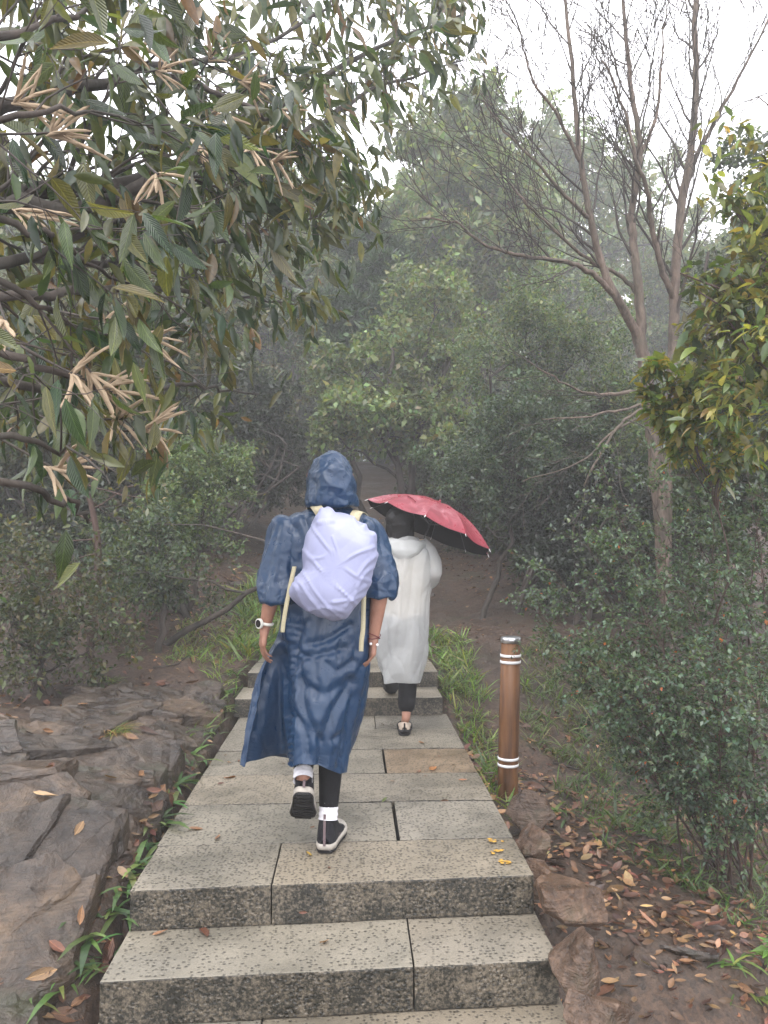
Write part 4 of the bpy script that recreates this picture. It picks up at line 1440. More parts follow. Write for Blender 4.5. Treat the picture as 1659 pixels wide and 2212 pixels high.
# thin reddish sapling on the left bank
rnd = random.Random(9)
sp = on_ground(190, 1425)
sap = thing('sapling', sp, 'thin crooked reddish trunk rising from the leafy left bank', 'tree')
C = np.array([tuple(sp + Vector((0, 0, -0.1))), tuple(at(200, 1330, sp.y)), tuple(at(208, 1250, sp.y)), tuple(at(212, 1190, sp.y)), tuple(at(203, 1120, sp.y)), tuple(at(186, 1060, sp.y)), tuple(at(150, 1000, sp.y)), tuple(at(120, 900, sp.y))])
P = catmull(C, 30, False)
tube_obj('trunk', [(P, np.linspace(0.035, 0.016, 30) * (1 + 0.12 * vnoise(P * 9, 2)))], 8, M['bark_red'], sap)
sk = Skel()
for i in range(6, 29, 2):
    grow(sk, Vector(P[i]), Vector((rnd.gauss(0, 1), rnd.gauss(-0.2, .6), rnd.gauss(0.3, .5))).normalized(), rnd.uniform(0.3, 0.7), 0.008, 1, 2, rnd, (0, 4), 0.5, 0.7, 0.14, 0.0, 0.35, 0.25, 0.6, 0.1)
wood(sk, sap, M['bark_red'], ('limb', 'branch'), (6, 4, 3), 1)
pos, d, u, lns = anchors_leaves(np.random.default_rng(4), sk, 2, 0.02, 0.05, keep=0.6)
leaves_obj('foliage', pos, d, u, lns, 0.5, palette(rg, len(pos), OLIVE), M['leaf'], sap, 'mid', 'stuff')

# ------------------------------------------------------------------ wooden bollard
def lathe(profile, sides=24):
    """profile: list of (r, z) -> V, F"""
    a = np.arange(sides) * 2 * np.pi / sides
    V = np.concatenate([np.stack([r * np.cos(a), r * np.sin(a), np.full(sides, z)], 1) for r, z in profile])
    return V, grid_faces(sides, len(profile))


def mat_wood():
    m, nt, out = new_mat('varnished_post_wood')
    f = noise_tex(nt, 26, 5, 0.6, mapping=(1, 1, 0.06), dist=0.5)
    g = noise_tex(nt, 6, 4, 0.6, mapping=(1, 1, 0.5))
    c = ramp(nt, f, [(0.3, (0.05, 0.021, 0.008)), (0.5, (0.125, 0.056, 0.021)), (0.75, (0.19, 0.092, 0.036))])
    c = mixrgb(nt, c, ramp(nt, g, [(0.38, (0.55, 0.55, 0.55)), (0.6, (1.1, 1.05, 1.0))]), 0.8, 'MULTIPLY')
    principled(nt, out, c, 0.45, 0.35, bump(nt, f, 0.6, 0.004))
    return m


M['post_wood'] = mat_wood()
M['white_band'] = mat_simple('white_reflective_band', (0.74, 0.74, 0.75), 0.4, 0.5, 0.05, 30)
m_, nt_, out_ = new_mat('brushed_steel_cap')
principled(nt_, out_, (0.62, 0.62, 0.64), 0.32, 0.5, bump(nt_, noise_tex(nt_, 90, 3), 0.2, 0.002), Metallic=1.0)
M['steel'] = m_
pb = at(1096, 1692, 4.7)
post = thing('bollard', (pb.x, pb.y, gh(pb.x, pb.y)), 'round brown wooden bollard with steel cap and white bands beside the path', 'bollard')
h0 = 0.895
ptop = at(1104, 1376, 4.7)
post_parts = []
zb = gh(pb.x, pb.y)
H = ptop.z - zb


def post_part(name, prof, mat, sides=28):
    V, F = lathe(prof, sides)
    V[:, 0] += pb.x + (V[:, 2]) / H * (ptop.x - pb.x)
    V[:, 1] += pb.y
    V[:, 2] += zb
    F = [tuple(f) for f in F]
    F.append(tuple(range(len(V) - sides, len(V))))
    o = mesh_np(name, V, F, mat, post, True)
    for p in o.data.polygons:
        if len(p.vertices) > 4:
            p.use_smooth = False
    return o


R0 = 0.0585
post_part('shaft', [(R0 + 0.006, -0.25), (R0 + 0.004, 0.0), (R0 + 0.003, H * 0.5), (R0, H - 0.035)], M['post_wood'])
post_part('cap', [(R0, H - 0.034), (R0 + 0.004, H - 0.033), (R0 + 0.004, H - 0.003), (R0 + 0.001, H), (R0 * 0.8, H + 0.001)], M['steel'])
for frac in (0.845, 0.885, 0.205, 0.245):
    zc = H * frac
    r1 = R0 + 0.0045
    post_part('band', [(r1 - 0.003, zc - 0.008), (r1 + 0.0012, zc - 0.0075), (r1 + 0.0012, zc + 0.0075), (r1 - 0.003, zc + 0.008)], M['white_band'])

# ------------------------------------------------------------------ grass, broad bladed plants, litter
rg = np.random.default_rng(11)


def px_poly_points(poly, n, xr, yr):
    """random ground points whose picture place lies in poly"""
    out = []
    while len(out) < n:
        X = rg.uniform(xr[0], xr[1], 4000)
        Y = rg.uniform(yr[0], yr[1], 4000)
        Z = ground_h(X, Y)
        a, b, zf = to_px(np.stack([X, Y, Z], 1))
        for x, y, z, p, q in zip(X, Y, Z, a, b):
            if in_poly(p, q, poly):
                out.append((x, y, z))
                if len(out) >= n:
                    break
    return np.array(out)


def off_path(P):
    on = (P[:, 0] > -0.88) & (P[:, 0] < 0.74) & (P[:, 1] < 7.42)
    return P[~on]


GRASS = [(0.10, 0.18, 0.035), (0.14, 0.23, 0.045), (0.075, 0.14, 0.03), (0.20, 0.23, 0.06)]
sets = [
    ([(500, 1440), (515, 1300), (545, 1250), (640, 1245), (640, 1400), (540, 1430)], 1600, (-2.5, -0.5), (6, 11), 0.20, GRASS),
    ([(330, 1440), (430, 1300), (560, 1260), (560, 1390), (470, 1450)], 1500, (-3.2, -0.6), (5.5, 11), 0.10, GRASS + [(0.20, 0.17, 0.06)]),
    ([(895, 1360), (1010, 1380), (1050, 1520), (1100, 1690), (1120, 1790), (1060, 1720), (960, 1500)], 1800, (0.6, 1.7), (3.5, 9), 0.12, GRASS),
    ([(1110, 1400), (1330, 1380), (1420, 1600), (1330, 1700), (1150, 1620)], 2800, (1.0, 3.2), (3.5, 8), 0.11, [(0.07, 0.12, 0.035), (0.10, 0.16, 0.045), (0.14, 0.15, 0.055)]),
    ([(1180, 1700), (1500, 1640), (1659, 1800), (1659, 2050), (1480, 1930), (1330, 1850)], 2600, (0.9, 3.4), (2.2, 6), 0.10, [(0.07, 0.13, 0.03), (0.10, 0.17, 0.04), (0.06, 0.10, 0.035)]),
    ([(350, 1560), (500, 1430), (520, 1540), (460, 1620), (390, 1640)], 350, (-2.6, -0.85), (4, 8), 0.11, GRASS),
]
PP, DD, LL, CC = [], [], [], []
for poly, n, xr, yr, L, cols in sets:
    P = off_path(px_poly_points(poly, n // 9, xr, yr))
    P = np.repeat(P, 9, 0)
    m = len(P)
    j = rg.normal(0, 0.025, (m, 3))
    j[:, 2] = 0
    P = P + j
    P[:, 2] = ground_h(P[:, 0], P[:, 1]) - 0.005
    PP.append(P)
    DD.append(unit(np.stack([rg.normal(0, 0.55, m), rg.normal(0, 0.55, m), np.full(m, 0.9)], 1)))
    LL.append(L * np.exp(rg.normal(0, 0.35, m)))
    CC.append(palette(rg, m, cols))
PP, DD, LL, CC = map(np.concatenate, (PP, DD, LL, CC))
U = unit(np.cross(DD, unit(rg.normal(0, 1, DD.shape) * np.array([1, 1, 0.1]))))
U = np.where(U[:, 2:3] < 0, -U, U)
g = leaves_obj('grass', PP, DD, U, LL, 0.055, CC, M['grass'], None, 'blade')
tag(g, 'short green grass growing along both sides of the stairs and trail', 'grass', kind='stuff')


def blade_clump(name, label, cat, p, n, L, w, cols, group=None, spread=0.03, rise=0.6, seed=0):
    r = np.random.default_rng(seed)
    root = thing(name, p, label, cat, group)
    P = np.array(p) + np.stack([r.normal(0, spread, n), r.normal(0, spread, n), np.zeros(n)], 1)
    a = r.uniform(0, 6.283, n)
    up = rise * r.uniform(0.3, 1.5, n)
    D = unit(np.stack([np.cos(a), np.sin(a), up], 1))
    U = unit(np.stack([-np.cos(a) * up, -np.sin(a) * up, np.ones(n)], 1))
    leaves_obj('blades', P, D, U, L * np.exp(r.normal(0, 0.25, n)), w, palette(r, n, cols), M['grass'], root, 'blade', 'stuff')
    return root


STRAP = [(0.05, 0.11, 0.035), (0.07, 0.14, 0.045), (0.10, 0.18, 0.05), (0.14, 0.19, 0.055)]
edge = [(385, 1700, 16, .16), (360, 1750, 16, .18), (330, 1800, 18, .18), (318, 1850, 14, .16), (285, 1905, 14, .14), (262, 1965, 16, .13), (225, 2000, 16, .14), (185, 2045, 16, .15), (150, 2100, 16, .15), (110, 2150, 14, .13), (60, 2190, 14, .13), (400, 1640, 12, .13), (440, 1590, 14, .12), (470, 1550, 14, .12), (490, 1500, 16, .13), (505, 1460, 16, .14), (420, 1660, 12, .12), (210, 2090, 10, .1)]
for i, (px, py, n, L) in enumerate(edge):
    p = on_ground(px, py)
    p.x = min(p.x, -0.9)
    p.z = gh(p.x, p.y) + 0.01
    blade_clump('blade_plant', 'low plant with arching broad green blades between outcrop and %s' % ('lower landing' if p.y < 2.7 else ('second step' if p.y < 3.05 else ('front of landing' if p.y < 3.7 else ('middle of landing' if p.y < 5 else 'upper steps')))), 'plant', p, n, L, 0.14, STRAP, 'broad bladed plants along the rock side of the stairs', 0.035, 0.55, 300 + i)
edge = [(985, 1500, 16, .12), (1010, 1560, 14, .12), (1040, 1620, 14, .11), (960, 1450, 16, .13), (940, 1410, 16, .13), (1075, 1700, 12, .1), (1210, 1760, 14, .14), (1260, 1700, 10, .12), (1340, 1750, 14, .13), (1420, 1810, 14, .14), (1530, 1780, 14, .14), (1600, 1850, 14, .15), (1480, 1900, 12, .12), (1580, 2090, 14, .13), (1300, 1560, 12, .12), (1640, 2170, 14, .16), (1560, 1950, 10, .1)]
for i, (px, py, n, L) in enumerate(edge):
    p = on_ground(px, py)
    p.x = max(p.x, 0.78)
    p.z = gh(p.x, p.y)
    blade_clump('blade_plant', 'low plant with narrow green blades %s' % ('at the path edge above the bollard' if p.x < 1.0 and p.y > 4.7 else ('near the foot of the bollard' if p.x < 1.4 else ('under the small leaved shrub' if p.y > 3.4 else 'on the open dirt slope below the shrub'))), 'plant', p, n, L, 0.11, STRAP + GRASS, 'narrow bladed plants on the bollard side of the stairs', 0.04, 0.7, 340 + i)
# sedge tuft growing on the outcrop, with straw coloured old blades
p = on_ground(245, 1625) + Vector((0, 0, 0.10))
blade_clump('sedge_tuft', 'fine yellow green sedge tuft with straw coloured blades on the rock outcrop', 'plant', p, 150, 0.17, 0.028, [(0.11, 0.17, 0.03), (0.16, 0.20, 0.04), (0.30, 0.22, 0.09), (0.24, 0.14, 0.06)], None, 0.03, 0.55, 390)
p = on_ground(235, 1490) + Vector((0, 0, 0.04))
blade_clump('sedge_tuft', 'small dark sedge tuft at the back of the rock outcrop', 'plant', p, 60, 0.12, 0.035, GRASS, None, 0.03, 0.6, 391)
p = on_ground(468, 1215)
blade_clump('sedge_tuft', 'grey green sedge tuft beside the misty trail', 'plant', p, 90, 0.2, 0.03, [(0.06, 0.09, 0.035), (0.09, 0.11, 0.04)], None, 0.05, 0.6, 392)

# small leafy seedlings
for i, (px, py, n, L, lab) in enumerate([
        (440, 1220, 26, 0.085, 'rosette seedling with long pale leaves and yellow tips on the left bank'), (330, 1345, 18, 0.06, 'bright green seedling in the leaf litter of the left bank'), (150, 1480, 16, 0.05, 'dark seedling in front of the shadowed thicket'),
        (75, 1500, 18, 0.05, 'feathery seedling beside the rounded end of the outcrop'), (1625, 1625, 34, 0.085, 'seedling with large bright green leaves under the small leaved shrub'), (1640, 2110, 30, 0.09, 'seedling with oval leaves at the foot of the dirt slope'),
        (1560, 1700, 22, 0.06, 'dark leaved seedling under the shrub on the slope'), (1190, 1420, 18, 0.05, 'green seedling behind the wooden bollard')]):
    p = on_ground(px, py)
    r = np.random.default_rng(400 + i)
    root = thing('seedling', p, lab, 'plant')
    hgt = 0.12 + 0.1 * r.random()
    stems = []
    pos, d = [], []
    for s in range(4):
        e = p + Vector((r.normal(0, 0.07), r.normal(0, 0.07), hgt * r.uniform(0.6, 1.2)))
        stems.append(([tuple(p + Vector((0, 0, -0.02))), tuple((p + e) / 2 + Vector((0, 0, 0.02))), tuple(e)], [0.003, 0.0025, 0.002]))
        for k in range(n // 4):
            t = r.uniform(0.4, 1)
            pos.append(tuple(p.lerp(e, t)))
            a = r.uniform(0, 6.28)
            d.append((math.cos(a), math.sin(a), r.uniform(-0.2, 0.5)))
    for st in stems:
        tube_obj('stem', [st], 5, M['bark_red'], root)
    pos, d = np.array(pos), unit(np.array(d))
    cols = GREEN if i not in (1, 4, 5) else [(0.08, 0.16, 0.03), (0.10, 0.18, 0.04)]
    LMi = leaf_mesh('leaf', 'mid', 0, M['leaf_obj'])
    X, Y, Z = leaf_frames(d, np.tile([0, 0, 1.0], (len(d), 1)) + r.normal(0, 0.2, d.shape))
    tn = palette(r, len(d), cols)
    for q in range(len(d)):
        ll = L * r.uniform(0.7, 1.2)
        put_leaf('leaf', LMi, pos[q], X[q], Y[q], Z[q], ll, ll * 0.45, tn[q], root)

# leaf litter: a mass of small fallen leaves and about 300 that can be picked out singly
bv_V, bv_F, off = [], [], 0
for o in [ground] + SURF:
    W = world_of(o)
    n = len(o.data.vertices)
    co = np.empty(n * 3, np.float32)
    o.data.vertices.foreach_get('co', co)
    co = co.reshape(-1, 3) @ np.array(W.to_3x3()).T + np.array(W.translation)
    if o is ground:
        near = (co[:, 0] > -4) & (co[:, 0] < 4) & (co[:, 1] > 1.5) & (co[:, 1] < 12)
        fs = [tuple(p.vertices) for p in o.data.polygons if near[p.vertices[0]]]
    else:
        fs = [tuple(p.vertices) for p in o.data.polygons]
    bv_V += [tuple(map(float, c)) for c in co]
    bv_F += [tuple(v + off for v in f) for f in fs]
    off += n
bvh = BVHTree.FromPolygons(bv_V, bv_F)


def drop(x, y):
    r = bvh.ray_cast(Vector((x, y, 3.0)), Vector((0, 0, -1)))
    return r[0], r[1]


DRYN = ['brown', 'tan brown', 'dark brown', 'pale orange', 'reddish brown', 'straw coloured', 'dull brown']
DRY = [(0.11, 0.055, 0.03), (0.16, 0.085, 0.045), (0.06, 0.03, 0.02), (0.21, 0.11, 0.055), (0.13, 0.055, 0.035), (0.24, 0.15, 0.08), (0.08, 0.045, 0.03)]
n = 30000
X = np.concatenate([rg.uniform(-5, 5, n // 2), rg.normal(0, 3.4, n // 2), rg.uniform(0.75, 3.2, 3500)])
Y = np.concatenate([rg.uniform(2.2, 16, n // 2), rg.uniform(3, 12, n // 2), rg.uniform(1.9, 5.5, 3500)])
P = np.stack([X, Y, ground_h(X, Y) + 0.012], 1)
P = off_path(P)
dens = np.clip(0.55 + 0.9 * vnoise(P * np.array([0.9, 0.9, 0]), 71) + 0.25 * np.minimum(2, np.abs(P[:, 0] - 0.2)) - 0.25, 0.05, 1)
P = P[rg.random(len(P)) < dens]
m = len(P)
a = rg.uniform(0, 6.283, m)
Dl = unit(np.stack([np.cos(a), np.sin(a), rg.normal(0, 0.25, m)], 1))
Ul = unit(np.stack([rg.normal(0, 0.3, m), rg.normal(0, 0.3, m), np.ones(m)], 1))
ll_, cl_ = 0.050 * np.exp(rg.normal(0, 0.35, m)), palette(rg, m, DRY, None, 0.35)
nr = (P[:, 1] < 5.5) & (np.abs(P[:, 0]) < 3.2)
for msk, tp_, nm_ in ((nr, 'dry', 'near'), (~nr, 'mid', 'far')):
    lt = leaves_obj('leaf_litter', P[msk], Dl[msk], Ul[msk], ll_[msk], 0.42, cl_[msk], M['litter'], None, tp_)
    tag(lt, 'small brown fallen leaves scattered over the soil beside the stairs' if nm_ == 'near' else 'thin brown leaf litter along the climbing trail', 'leaf litter', kind='stuff')

DM = [leaf_mesh('fallen_leaf', 'dry', c, M['dead_leaf'], tw) for c, tw in ((0.0, 0.0), (-0.1, 0.25), (0.2, -0.2), (0.05, 0.4), (-0.2, 0.1))]


def fallen(x, y, L, W, col, label, group, ang=None, k=0):
    h, nrm = drop(x, y)
    if h is None:
        return None
    a = rg.uniform(0, 6.283) if ang is None else ang
    d = np.array([[math.cos(a), math.sin(a), 0.0]])
    d = d - np.array(nrm) * float(d[0] @ np.array(nrm))
    U = np.array(nrm)[None] + rg.normal(0, 0.12, (1, 3))
    X, Y, Z = leaf_frames(d, U)
    o = put_leaf('fallen_leaf', DM[k % 5], np.array(h) + np.array(nrm) * 0.004 - Y[0] * L * 0.5, X[0], Y[0], Z[0], L, L * W, col)
    return tag(o, label, 'leaf', group)


singles = [  # px, py, depth plane z, length, colour, label
    (667, 1833, 0.0, 0.05, (0.42, 0.27, 0.04), 'small yellow leaf lying behind the heel of the planted shoe'),
    (440, 1992, -0.156, 0.10, (0.13, 0.055, 0.035), 'curled dark brown leaf on the second step tread near its long joint free end'),
    (700, 1998 + 22, -0.156, 0.055, (0.38, 0.22, 0.12), 'small pale orange leaf in the middle of the second step tread'),
    (346, 1993, -0.156, 0.06, (0.3, 0.16, 0.09), 'bent tan leaf at the foot of the upper riser by the rock'),
    (427, 1775, 0.0, 0.09, (0.22, 0.11, 0.05), 'long brown leaf at the outcrop edge of the wide jointed slab row'),
    (470, 1795, 0.0, 0.06, (0.26, 0.14, 0.08), 'short brown leaf on the grey slab near the outcrop'),
    (497, 1671, 0.0, 0.08, (0.30, 0.13, 0.06), 'rust brown leaf beside the poncho hem'),
    (735, 1544, 0.0, 0.12, (0.20, 0.07, 0.05), 'long red brown leaf at the foot of the upper steps'),
    (935, 1658, 0.0, 0.09, (0.42, 0.2, 0.09), 'orange leaf on the pinkish brown slab'),
    (905, 1660, 0.0, 0.07, (0.33, 0.17, 0.12), 'pinkish brown leaf on the pinkish brown slab'),
    (1000, 1682, 0.0, 0.05, (0.3, 0.14, 0.07), 'small rust leaf on the slab in front of the pinkish one'),
    (830, 1722, 0.0, 0.045, (0.10, 0.13, 0.04), 'small green leaf by the joint of the two long slabs'),
    (270, 1920, -0.05, 0.15, (0.36, 0.15, 0.06), 'large orange brown leaf standing against the landing corner beside the blades'),
    (98, 1720, 0.2, 0.11, (0.42, 0.28, 0.16), 'long pale tan leaf on the smooth face of the outcrop'),
]
for i, (px, py, z, L, col, lab) in enumerate(singles):
    q = at(px, py, (CAM_Z - z) * FOCAL / (py - 1171))
    fallen(q.x, q.y, L, 0.36, col, lab, None, None, i)
GRP = {
    'rock': ('resting on the layered rock outcrop', 'fallen leaves on the rock outcrop'),
    'left': ('in the litter of the bank behind the outcrop', 'fallen leaves on the left bank'),
    'right': ('on the dirt slope on the bollard side of the stairs', 'fallen leaves on the dirt slope'),
    'gap': ('among the blade plants at the outcrop edge of the stairs', 'fallen leaves along the stair edge'),
    'stair': ('on a granite slab of the stairs', 'leaf scraps on the granite slabs'),
}
areas = [('rock', OUT_POLY, 26, (-3.2, -0.9), (2, 7), 0.075), ('gap', [(20, 2200), (190, 2030), (260, 1900), (300, 1800), (390, 1650), (440, 1690), (350, 1830), (290, 1930), (230, 2100), (140, 2212)], 52, (-1.6, -0.86), (1.8, 5), 0.072),
         ('right', [(1130, 1640), (1330, 1560), (1659, 1780), (1659, 2212), (1330, 2212), (1360, 2000), (1220, 1830)], 130, (0.78, 3.4), (1.9, 6), 0.06),
         ('left', [(230, 1500), (400, 1330), (540, 1230), (520, 1420), (360, 1480)], 50, (-3, -0.9), (5, 10), 0.085),
         ('stair', [(330, 1960), (560, 1560), (960, 1560), (1180, 2050), (400, 2150)], 22, (-0.8, 0.7), (2.7, 5.8), 0.03)]
for key, poly, n, xr, yr, L in areas:
    for i, (x, y, z) in enumerate(px_poly_points(poly, n, xr, yr)):
        kc = int(rg.integers(len(DRY)))
        col = np.clip(np.array(DRY[kc]) * math.exp(rg.normal(0, 0.15)), 0, 0.6)
        ll = L * math.exp(rg.normal(0, 0.3))
        lab = '%s %s fallen leaf %s' % ('small' if ll < L * 0.8 else ('large' if ll > L * 1.3 else 'curled'), DRYN[kc], GRP[key][0])
        fallen(x, y, ll, rg.uniform(0.32, 0.5), col, lab, GRP[key][1], None, i)

# fallen sticks
for i, (pts, r, lab) in enumerate([([(1195, 1663), (1240, 1672), (1280, 1690), (1300, 1712)], 0.009, 'bent dark stick lying on the slope behind the bollard foot'),
                                   ([(1180, 1730), (1270, 1780), (1380, 1840)], 0.005, 'long thin tan stem lying across the dirt slope'),
                                   ([(330, 1455), (380, 1440), (440, 1415)], 0.008, 'short brown stick in the litter of the left bank')]):
    C = np.array([tuple(on_ground(*q) + Vector((0, 0, r + 0.006))) for q in pts])
    P = catmull(C, 14, False)
    P[:, 2] = np.maximum(P[:, 2], ground_h(P[:, 0], P[:, 1]) + r * 0.8)
    o = tube_obj('stick', [(P, np.linspace(r, r * 0.5, 14))], 6, M['bark_dark'] if i != 1 else M['bark_tan'])
    tag(o, lab, 'stick')

# ------------------------------------------------------------------ people
def mat_skin():
    m, nt, out = new_mat('skin')
    f = noise_tex(nt, 25, 4)
    c = ramp(nt, f, [(0.3, (0.24, 0.115, 0.075)), (0.7, (0.32, 0.165, 0.115))])
    principled(nt, out, c, 0.48, 0.4, bump(nt, noise_tex(nt, 150, 3), 0.15, 0.002))
    return m


def mat_sheet(name, c0, c1, rough, bump_amt, scale=16, trans=0.0, clear=0.0, spec=0.5, cells=0.35):
    m, nt, out = new_mat(name)
    f = noise_tex(nt, scale, 6, 0.6, dist=1.2)
    g = noise_tex(nt, scale * 0.3, 3)
    c = ramp(nt, g, [(0.35, c0), (0.65, c1)])
    tc = nt.nodes.new('ShaderNodeTexCoord')
    vor = nt.nodes.new('ShaderNodeTexVoronoi')
    vor.feature = 'DISTANCE_TO_EDGE'
    vor.inputs['Scale'].default_value = scale * 1.3
    nt.links.new(tc.outputs['Object'], vor.inputs['Vector'])
    nb = bump(nt, f, 0.8, bump_amt)
    if cells:
        nb = bump(nt, vor.outputs['Distance'], cells, bump_amt * 0.7, nb)
    r = ramp(nt, f, [(0.3, (rough - 0.08,) * 3), (0.7, (rough + 0.12,) * 3)])
    p = principled(nt, None, c, r, spec, nb)
    sh = p.outputs[0]
    if trans:
        t = nt.nodes.new('ShaderNodeBsdfTranslucent')
        nt.links.new(c, t.inputs[0])
        mx = nt.nodes.new('ShaderNodeMixShader')
        mx.inputs[0].default_value = trans
        nt.links.new(sh, mx.inputs[1])
        nt.links.new(t.outputs[0], mx.inputs[2])
        sh = mx.outputs[0]
    if clear:
        t = nt.nodes.new('ShaderNodeBsdfTransparent')
        t.inputs[0].default_value = (0.95, 0.96, 0.97, 1)
        mx = nt.nodes.new('ShaderNodeMixShader')
        mx.inputs[0].default_value = clear
        nt.links.new(sh, mx.inputs[1])
        nt.links.new(t.outputs[0], mx.inputs[2])
        sh = mx.outputs[0]
    nt.links.new(sh, out.inputs[0])
    return m


M['skin'] = mat_skin()
M['poncho'] = mat_sheet('navy_plastic_poncho', (0.0036, 0.0245, 0.066), (0.0048, 0.0305, 0.080), 0.32, 0.003, 26, spec=0.5, cells=0)
M['pack_cover'] = mat_sheet('pale_lilac_nylon', (0.285, 0.30, 0.45), (0.335, 0.35, 0.50), 0.55, 0.003, 9, spec=0.3, cells=0)
M['raincoat'] = mat_sheet('milky_plastic', (0.68, 0.69, 0.69), (0.78, 0.785, 0.775), 0.22, 0.008, 11, 0.35, 0.50)
M['black_knit'] = mat_simple('black_leggings', (0.0045, 0.0045, 0.006), 0.8, 0.2, 0.3, 90, 0.002)
M['white_sock'] = mat_simple('white_sock', (0.66, 0.65, 0.68), 0.9, 0.2, 0.08, 120, 0.003)
M['shoe_black'] = mat_simple('black_shoe_mesh', (0.006, 0.006, 0.009), 0.7, 0.25, 0.4, 120, 0.003)
M['shoe_grey'] = mat_simple('grey_shoe_suede', (0.075, 0.065, 0.066), 0.8, 0.2, 0.2, 80, 0.002)
M['shoe_mauve'] = mat_simple('mauve_heel_tape', (0.13, 0.095, 0.10), 0.7, 0.3, 0.1, 80)
M['midsole'] = mat_simple('dirty_white_midsole', (0.36, 0.33, 0.29), 0.7, 0.3, 0.2, 40)
M['rubber'] = mat_simple('black_rubber', (0.005, 0.005, 0.006), 0.6, 0.3, 0.3, 60, 0.004)
M['beige_shoe'] = mat_simple('beige_shoe_cloth', (0.40, 0.33, 0.27), 0.8, 0.2, 0.1, 80)
M['khaki'] = mat_simple('khaki_webbing', (0.40, 0.36, 0.24), 0.75, 0.3, 0.08, 150, 0.002)
M['cream'] = mat_simple('cream_shirt', (0.72, 0.60, 0.45), 0.85, 0.2, 0.06, 30)
M['hair'] = mat_simple('black_hair', (0.004, 0.0032, 0.003), 0.5, 0.35, 0.3, 60, 0.004)
M['mint'] = mat_simple('mint_lace', (0.42, 0.56, 0.47), 0.7, 0.3, 0.1, 60)
M['watch_white'] = mat_simple('white_watch_band', (0.62, 0.61, 0.56), 0.45, 0.5, 0.04, 30)
M['black_glass'] = mat_simple('black_watch_glass', (0.008, 0.008, 0.009), 0.1, 0.6, 0.1, 10)
M['cord_red'] = mat_simple('dark_red_cord', (0.10, 0.012, 0.02), 0.7, 0.3, 0.2, 90)
M['pearl'] = mat_simple('white_bead', (0.72, 0.71, 0.70), 0.25, 0.5, 0.03, 30)


def capsule(a, b, ra, rb, squash=None):
    """closed tapered capsule -> V, F(list)"""
    a, b = np.array(a, float), np.array(b, float)
    L = np.linalg.norm(b - a)
    d = (b - a) / (L + 1e-9)
    ref = np.array([0, 0, 1.0]) if abs(d[2]) < 0.9 else np.array([1.0, 0, 0])
    X = np.cross(d, ref)
    X /= np.linalg.norm(X)
    Y = np.cross(d, X)
    prof = [(-ra * math.cos(t), ra * math.sin(t)) for t in np.linspace(0.25, math.pi / 2, 4)] + [(L + rb * math.sin(t), rb * math.cos(t)) for t in np.linspace(0, math.pi / 2 - 0.25, 4)]
    n = 14
    th = np.arange(n) * 2 * np.pi / n
    V = [a - d * ra]
    for s, r in prof:
        for t in th:
            V.append(a + d * s + r * (np.cos(t) * X + np.sin(t) * Y))
    V.append(b + d * rb)
    F = []
    m = len(prof)
    for i in range(n):
        F.append((0, 1 + (i + 1) % n, 1 + i))
        F.append((len(V) - 1, 1 + (m - 1) * n + i, 1 + (m - 1) * n + (i + 1) % n))
    for k in range(m - 1):
        for i in range(n):
            F.append((1 + k * n + i, 1 + k * n + (i + 1) % n, 1 + (k + 1) * n + (i + 1) % n, 1 + (k + 1) * n + i))
    V = np.array(V)
    if squash is not None:                                   # scale about the middle along world axes
        c = (a + b) / 2
        V = c + (V - c) * np.array(squash)
    return V, F


def fuse(name, caps, mat, root, voxel=0.005, smooth=6):
    """join capsules into one continuous skin"""
    Vs, Fs, off = [], [], 0
    for V, F in caps:
        Vs.append(V)
        Fs += [tuple(i + off for i in f) for f in F]
        off += len(V)
    me = bpy.data.meshes.new(name)
    me.from_pydata([tuple(map(float, v)) for v in np.concatenate(Vs)], [], Fs)
    tmp = bpy.data.objects.new('tmp', me)
    COL.objects.link(tmp)
    md = tmp.modifiers.new('r', 'REMESH')
    md.mode = 'VOXEL'
    md.voxel_size = voxel
    md.use_smooth_shade = True
    ms = tmp.modifiers.new('s', 'SMOOTH')
    ms.factor = 0.5
    ms.iterations = smooth
    dg = bpy.context.evaluated_depsgraph_get()
    ev = tmp.evaluated_get(dg)
    out = bpy.data.meshes.new_from_object(ev)
    out.name = name
    bpy.data.objects.remove(tmp)
    bpy.data.meshes.remove(me)
    out.materials.clear()
    out.materials.append(mat)
    out.polygons.foreach_set('use_smooth', np.ones(len(out.polygons), bool))
    o = bpy.data.objects.new(name, out)
    link(o, root)
    return o


